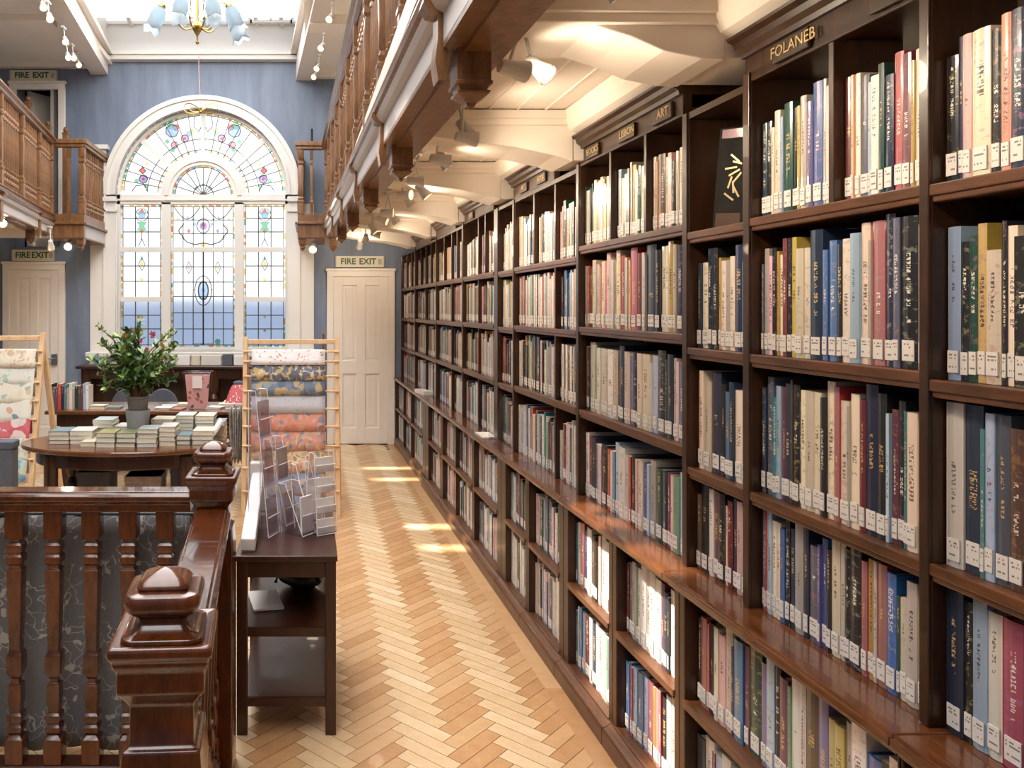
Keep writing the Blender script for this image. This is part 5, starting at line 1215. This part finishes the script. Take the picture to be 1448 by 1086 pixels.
for k in range(46):
    if k < 10: g_ = R.uniform(0,.5)
    else: g_ = R.uniform(.2,1)
    a = R.uniform(0, 2*PI); rr = .32*g_; top = cz+R.uniform(-.15,.22)*(1-.3*g_)+(.06 if g_ < .4 else 0)
    e = Vector((PX+rr*math.cos(a), PYY+rr*.85*math.sin(a), top)); s = Vector((PX+.03*math.cos(a), PYY+.03*math.sin(a), zb))
    mpt = s*.5+e*.5+Vector((-.07*math.cos(a)*g_, -.07*math.sin(a)*g_, .02)); pts = [s, s*.6+mpt*.4, mpt, mpt*.4+e*.6, e]
    g.tube(pts, [.006,.005,.004,.003,.002], 5)
    for q in range(32):
        t = .32+.68*q/31; i = min(3, int(t*4)); p = pts[i].lerp(pts[i+1], t*4-i)
        dr = (e-s).normalized()*.5+Vector((R.gauss(0,.6), R.gauss(0,.6), R.gauss(.1,.5)))
        leaf(p, dr, R.uniform(.035,.075), R.uniform(.018,.032), R.choice((0,0,0,1,1,2)))
for (px, py) in ((136,460),(141,488),(146,505),(250,490),(247,508),(240,470),(150,530),(198,452),(138,532),(162,545),(235,538),(228,520),(143,518),(250,470)):
    e = Vector(at(px, py, PYY+R.uniform(-.08,.08))); s = Vector((PX, PYY, cz-.02)); pts = [s, s.lerp(e,.4)+Vector((0,0,.03)), s.lerp(e,.75)+Vector((0,0,.02)), e]
    g.tube(pts, [.004,.003,.003,.002], 5)
    for q in range(22):
        t = .4+.6*q/21; i = min(2, int(t*3)); p = pts[i].lerp(pts[i+1], t*3-i); leaf(p, Vector((R.gauss(0,.8), R.gauss(0,.8), R.gauss(.3,.6))), R.uniform(.025,.045), .018, R.choice((1,2,3)))
plain('leaf_dark', '3d5c33', .4, bs=0); plain('leaf_mid', '648645', .4, bs=0); plain('leaf_light', '9cb260', .45, bs=0); plain('leaf_pale', 'a2ab62', .5, bs=0)
plain('petal_pink', 'd9778c', .5, bs=0, var=.2, sc=40); plain('petal_yellow', 'dfae4a', .5, bs=0); plain('petal_white', 'e6ded2', .5, bs=0)
g.build('stems', 'stem_brown', root); lf.build('foliage', ['leaf_dark','leaf_mid','leaf_light','leaf_pale'], root)
for (px, py, m, r) in ((216,476,'petal_pink',.034),(178,476,'petal_pink',.02),(208,495,'petal_pink',.02),(199,484,'petal_pink',.022),(228,490,'petal_yellow',.02),(196,450,'petal_yellow',.016),(188,470,'petal_pink',.018),(232,508,'petal_yellow',.012),(240,486,'petal_white',.014),(160,500,'petal_white',.013)):
    p = Vector(at(px, py, PYY-.24)); b = MB()
    for k in range(7):
        a = 2*PI*k/7; d = Vector((math.cos(a)*.6, -.5, math.sin(a)*.6+.35)); s = d.cross(Vector((0,0,1))).normalized()
        b.poly([p, p+d*r*.6+s*r*.35, p+d*r*1.2, p+d*r*.6-s*r*.35])
    b.ball(p, r*.3, 6); b.build('flower', m, root)
# second table, behind
root = thing('long_table', 'long brown wooden table behind the oval one with papers and a clear tub', 'table', (-1.3, 6.5, 0))
b = MB(); b.box(-2.13, -.56, 6.24, 6.86, TZ-.03, TZ); b.build('table_top', 'table_wood', root, bevel=.008)
b = MB(); b.box(-2.05, -.64, 6.3, 6.8, TZ-.13, TZ-.03); b.build('apron', 'dark_wood', root)
for x in (-2.0, -.7):
    for y in (6.36, 6.74): turned_leg(root, x, y, TZ-.05, 'dark_wood')
def on2(px, Y=6.5): return (px-CX)*Y/F
cols = ['k','s','m','r','n','t','e','w','p','g','h','m','l','w']
x = on2(72, 6.42)
for k in range(14):
    t = R.uniform(.018,.027); h = R.uniform(.16,.215); c = cols[k]; SEED[0] += 1
    root = thing('slim_book', 'upright %s slim book, %s from left in the row on the long table' % (PAL[c][1], ordn(k+1)), 'book', (x+t/2, 6.42, TZ), ID, 'upright books on the long table')
    b = MB(); b.poly([(0-t/2,-.06,0),(t/2,-.06,0),(t/2,-.06,h),(-t/2,-.06,h)], 1, [(0,SEED[0]),(1,SEED[0]),(1,SEED[0]+h),(0,SEED[0]+h)]); b.box(-t/2, -t/2+.002, -.0598, .08, 0, h); b.box(t/2-.002, t/2, -.0598, .08, 0, h); b.build('cover', ['cover_'+c,'spine_'+c], root, local=True)
    b = MB(); b.box(-t/2+.002, t/2-.002, -.058, .077, .003, h-.003); b.build('page_block', 'page_edge', root, local=True); x += t+.0015
root = thing('clear_tub', 'clear acrylic tub of pink patterned cards on the long table', 'tub', (on2(280,6.4), 6.42, TZ))
cx = on2(280, 6.42); zt_ = CH-(526-CY)*6.42/F
b = MB(); r0, r1 = .085, .115
P0 = [(cx-r0,6.36,TZ+.001),(cx+r0,6.36,TZ+.001),(cx+r0,6.5,TZ+.001),(cx-r0,6.5,TZ+.001)]; P1 = [(cx-r1,6.34,zt_),(cx+r1,6.34,zt_),(cx+r1,6.52,zt_),(cx-r1,6.52,zt_)]
b.rings([P0,P1], 0, False, False); b.build('tub_wall', 'acrylic', root)
b = MB(); b.tube([Vector(p) for p in P1], .006, 6, closed=True); b.build('rim', 'acrylic_edge', root)
paper('card_pink_print', 'd6a29c', ['2f3a38','d9b0a8','c98f8a','e3c9c2','a84f58'], 14, .33)
b = MB(); b.prism([(cx-.078,6.40,TZ+.005),(cx+.078,6.40,TZ+.005),(cx+.102,6.385,zt_-.02),(cx-.102,6.385,zt_-.02)], (0,0,0), (0,.02,0)); b.build('printed_cards', 'card_pink_print', root)
b = MB(); b.box(cx-.04, cx+.04, 6.376, 6.38, zt_-.13, zt_-.03); b.build('price_card', 'white_card', root)
FLT = [(140,6.4,.12,.03,'cov_cream','cream book lying left on the long table'),(160,6.45,.15,.012,'cov_slate','slate blue magazine lying on the long table left of the plant'),(232,6.4,.14,.012,'cov_white','white magazine lying on the long table just right of the plant'),(240,6.52,.13,.014,'cov_pale','pale blue magazine lying behind the white one on the long table'),(262,6.6,.12,.02,'cov_cream','cream book lying on the long table behind the clear tub'),(305,6.42,.13,.014,'cov_white','white magazine lying right of the clear tub on the long table'),(321,6.58,.14,.02,'cov_cream','cream book lying near the right end of the long table'),(252,6.34,.1,.01,'cov_rust','rust coloured leaflet at the front edge of the long table')]
for px, Y, w, t, m, lab in FLT: flat_book(on2(px,Y), Y, TZ+.0005, w, .12, t, m, lab, R.uniform(-.3,.3), 'flat books and magazines on the long table')
# red patterned lampshade-like cosy
paper('red_print', 'b5434c', ['e6d9d4','b03a45','c4606a','eadfd8'], 34, .3)
cx = on2(337, 6.7); root = thing('patterned_cosy', 'red and white patterned fabric pyramid at the right end of the long table', 'ornament', (cx, 6.7, TZ))
b = MB(); b.sq([(.11,TZ+.021),(.10,TZ+.04),(.06,TZ+.15),(.04,TZ+.17)], (cx,6.7,0), cr=.3); b.build('fabric_body', 'red_print', root)
b = MB(); b.sq([(.04,TZ+.171),(.04,TZ+.19),(.02,TZ+.20)], (cx,6.7,0)); b.build('dark_top', 'chair_grey', root)
b = MB(); b.box(cx-.13, cx+.13, 6.57, 6.83, TZ, TZ+.02); tag(b.build('magazine_pile', 'cov_white', bevel=.003), 'white magazines under the red patterned pyramid on the long table', 'magazines')
# scarves hanging at the table end
plain('scarf', 'b3aca6', .8, var=.5, sc=30)
root = thing('hanging_scarves', 'grey patterned scarves hanging from the right end of the long table', 'scarves', (on2(334,6.15), 6.15, .72))
b = MB(); n = 26; m_ = 8
xs0 = on2(323,6.15); xs1 = on2(346,6.15)
b.v = [(xs0+(xs1-xs0)*i/n*(1-.25*j/m_)+.02*j/m_, 6.14+.02*math.sin(i*1.5)+.006*math.sin(j+i), .80-.42*j/m_-.02*math.sin(i*.9)) for j in range(m_+1) for i in range(n+1)]
for j in range(m_):
    for i in range(n): q = j*(n+1)+i; b.face([q,q+1,q+n+2,q+n+1], 0, None, True)
o = b.build('scarf_folds', 'scarf', root); so = o.modifiers.new('t','SOLIDIFY'); so.thickness = .004
b = MB(); b.lathe([(.008,xs0-.02),(.008,xs1+.02)], 8, (0,6.15,.79), axis='x'); b.build('hanging_bar', 'metal_grey', root)
b = MB(); b.box(xs0, xs0+.015, 6.15, 6.26, .775, .79); b.box(xs1-.015, xs1, 6.15, 6.26, .775, .79); b.build('bracket', 'metal_grey', root)
# chairs behind the long table
for k, px in enumerate((180, 230)):
    X = on2(px, 7.3); root = thing('grey_chair', 'grey round backed chair behind the long table, '+('left of the plant pot' if k == 0 else 'right of the plant pot'), 'chair', (X, 7.4, 0))
    b = MB(); b.prism([(X+.15*math.cos(a*PI/12), 0, .66+.17*math.sin(a*PI/12)) for a in range(13)]+[(X-.13,0,.56),(X+.13,0,.56)], (0,7.28,0), (0,7.32,0)); b.build('backrest', 'chair_grey', root, bevel=.01)
    b = MB(); b.box(X-.155, X+.155, 7.30, 7.72, .43, .47); b.build('seat', 'chair_grey', root, bevel=.012)
    for sx in (-.13, .13):
        for y in (7.33, 7.68): b = MB(); b.lathe([(.012,0),(.012,.43)], 8, (X+sx, y, 0)); b.build('leg', 'black_iron', root)
        b = MB(); b.lathe([(.01,.46),(.01,.6)], 8, (X+sx*.9, 7.31, 0)); b.build('back_strut', 'black_iron', root)
# console under the window
CZ = CH-(517-CY)*8.55/F
root = thing('console_table', 'dark carved console table with turned legs under the arched window', 'table', (-1.5, 8.7, 0))
b = MB(); b.box(-2.55, -.62, 8.45, 8.80, CZ-.03, CZ); b.build('table_top', 'dark_wood', root, bevel=.008)
b = MB(); b.box(-2.5, -.67, 8.5, 8.78, CZ-.14, CZ-.03); b.build('apron', 'dark_wood', root)
b = MB(); b.box(-2.48, -.69, 8.74, 8.78, .3, CZ-.14); b.build('back_panel', 'bookcase_wood', root)
for x in (-2.45, -1.75, -1.05, -.72):
    turned_leg(root, x, 8.53, CZ-.03, 'dark_wood', .045)
b = MB(); b.box(-2.5, -.67, 8.5, 8.78, .1, .14); b.build('stretcher_shelf', 'dark_wood', root)
LX = lambda px: (px-CX)*8.65/F
for k, (p0, p1, y0, y1, m, lab) in enumerate(((241,269,503,519,'white_card','white framed print leaning under the window, left of two thin frames'),(271,283,503,519,'cov_cream','narrow cream framed print leaning under the window'),(285,313,503,519,'lamp_white','white framed print with curved line leaning under the window'),(315,329,502,518,'fabric_grey','blue grey box standing on the console table under the window'),(331,352,504,518,'white_card','clear white box at the right end of the console table'),(132,152,506,516,'cov_slate','teal box standing at the left end of the console table'))):
    b = MB(); b.box(LX(p0), LX(p1), 8.62, 8.66+(.08 if k > 2 else 0), CZ+.0005, CZ+(517-y0)*8.62/F); o = b.build('framed_print' if k < 3 else 'small_box', m, bevel=.003); tag(o, lab, 'picture' if k < 3 else 'box')
root = thing('walking_stick', 'brown wooden stick leaning in the corner by the right hand door', 'stick', (.14, 8.95, 0))
b = MB(); b.tube([(.16,8.99,.0),(.155,8.97,.9),(.16,8.96,1.27)], .012, 8); b.build('shaft', 'gallery_wood', root)
b = MB(); b.ball((.16,8.96,1.28), .018, 8); b.build('knob', 'gallery_wood', root)
# ------------------------------------------------------------------ light, camera
w = bpy.data.worlds.new('World'); S.world = w; w.use_nodes = True
bg = w.node_tree.nodes['Background']; bg.inputs[0].default_value = (.93,.96,1,1); bg.inputs[1].default_value = 1.3
sn = bpy.data.lights.new('sun', 'SUN'); sn.energy = 10.5; sn.angle = .02; sn.color = (1,.93,.82)
so = bpy.data.objects.new('sun', sn); COL.objects.link(so); so.location = (-3, 5, 8)
so.rotation_euler = Vector((.60,-.10,-1)).to_track_quat('-Z','Y').to_euler()
cam = bpy.data.cameras.new('camera'); co = bpy.data.objects.new('camera', cam); COL.objects.link(co)
co.location = (0,0,CH); co.rotation_euler = (PI/2,0,0); cam.sensor_width = 36; cam.lens = 36*F/1448
cam.shift_x = (724-CX)/1448; cam.shift_y = (CY-543)/1448; cam.clip_start = .02
S.camera = co
S.view_settings.view_transform = 'Standard'; S.view_settings.look = 'None'; S.view_settings.exposure = 0.42; S.view_settings.gamma = 1
S.view_settings.use_curve_mapping = False
S.cycles.use_denoising = True
S.cycles.max_bounces = 8; S.cycles.diffuse_bounces = 4; S.cycles.transparent_max_bounces = 24; S.cycles.caustics_reflective = False; S.cycles.caustics_refractive = False
S.cycles.sample_clamp_indirect = 6
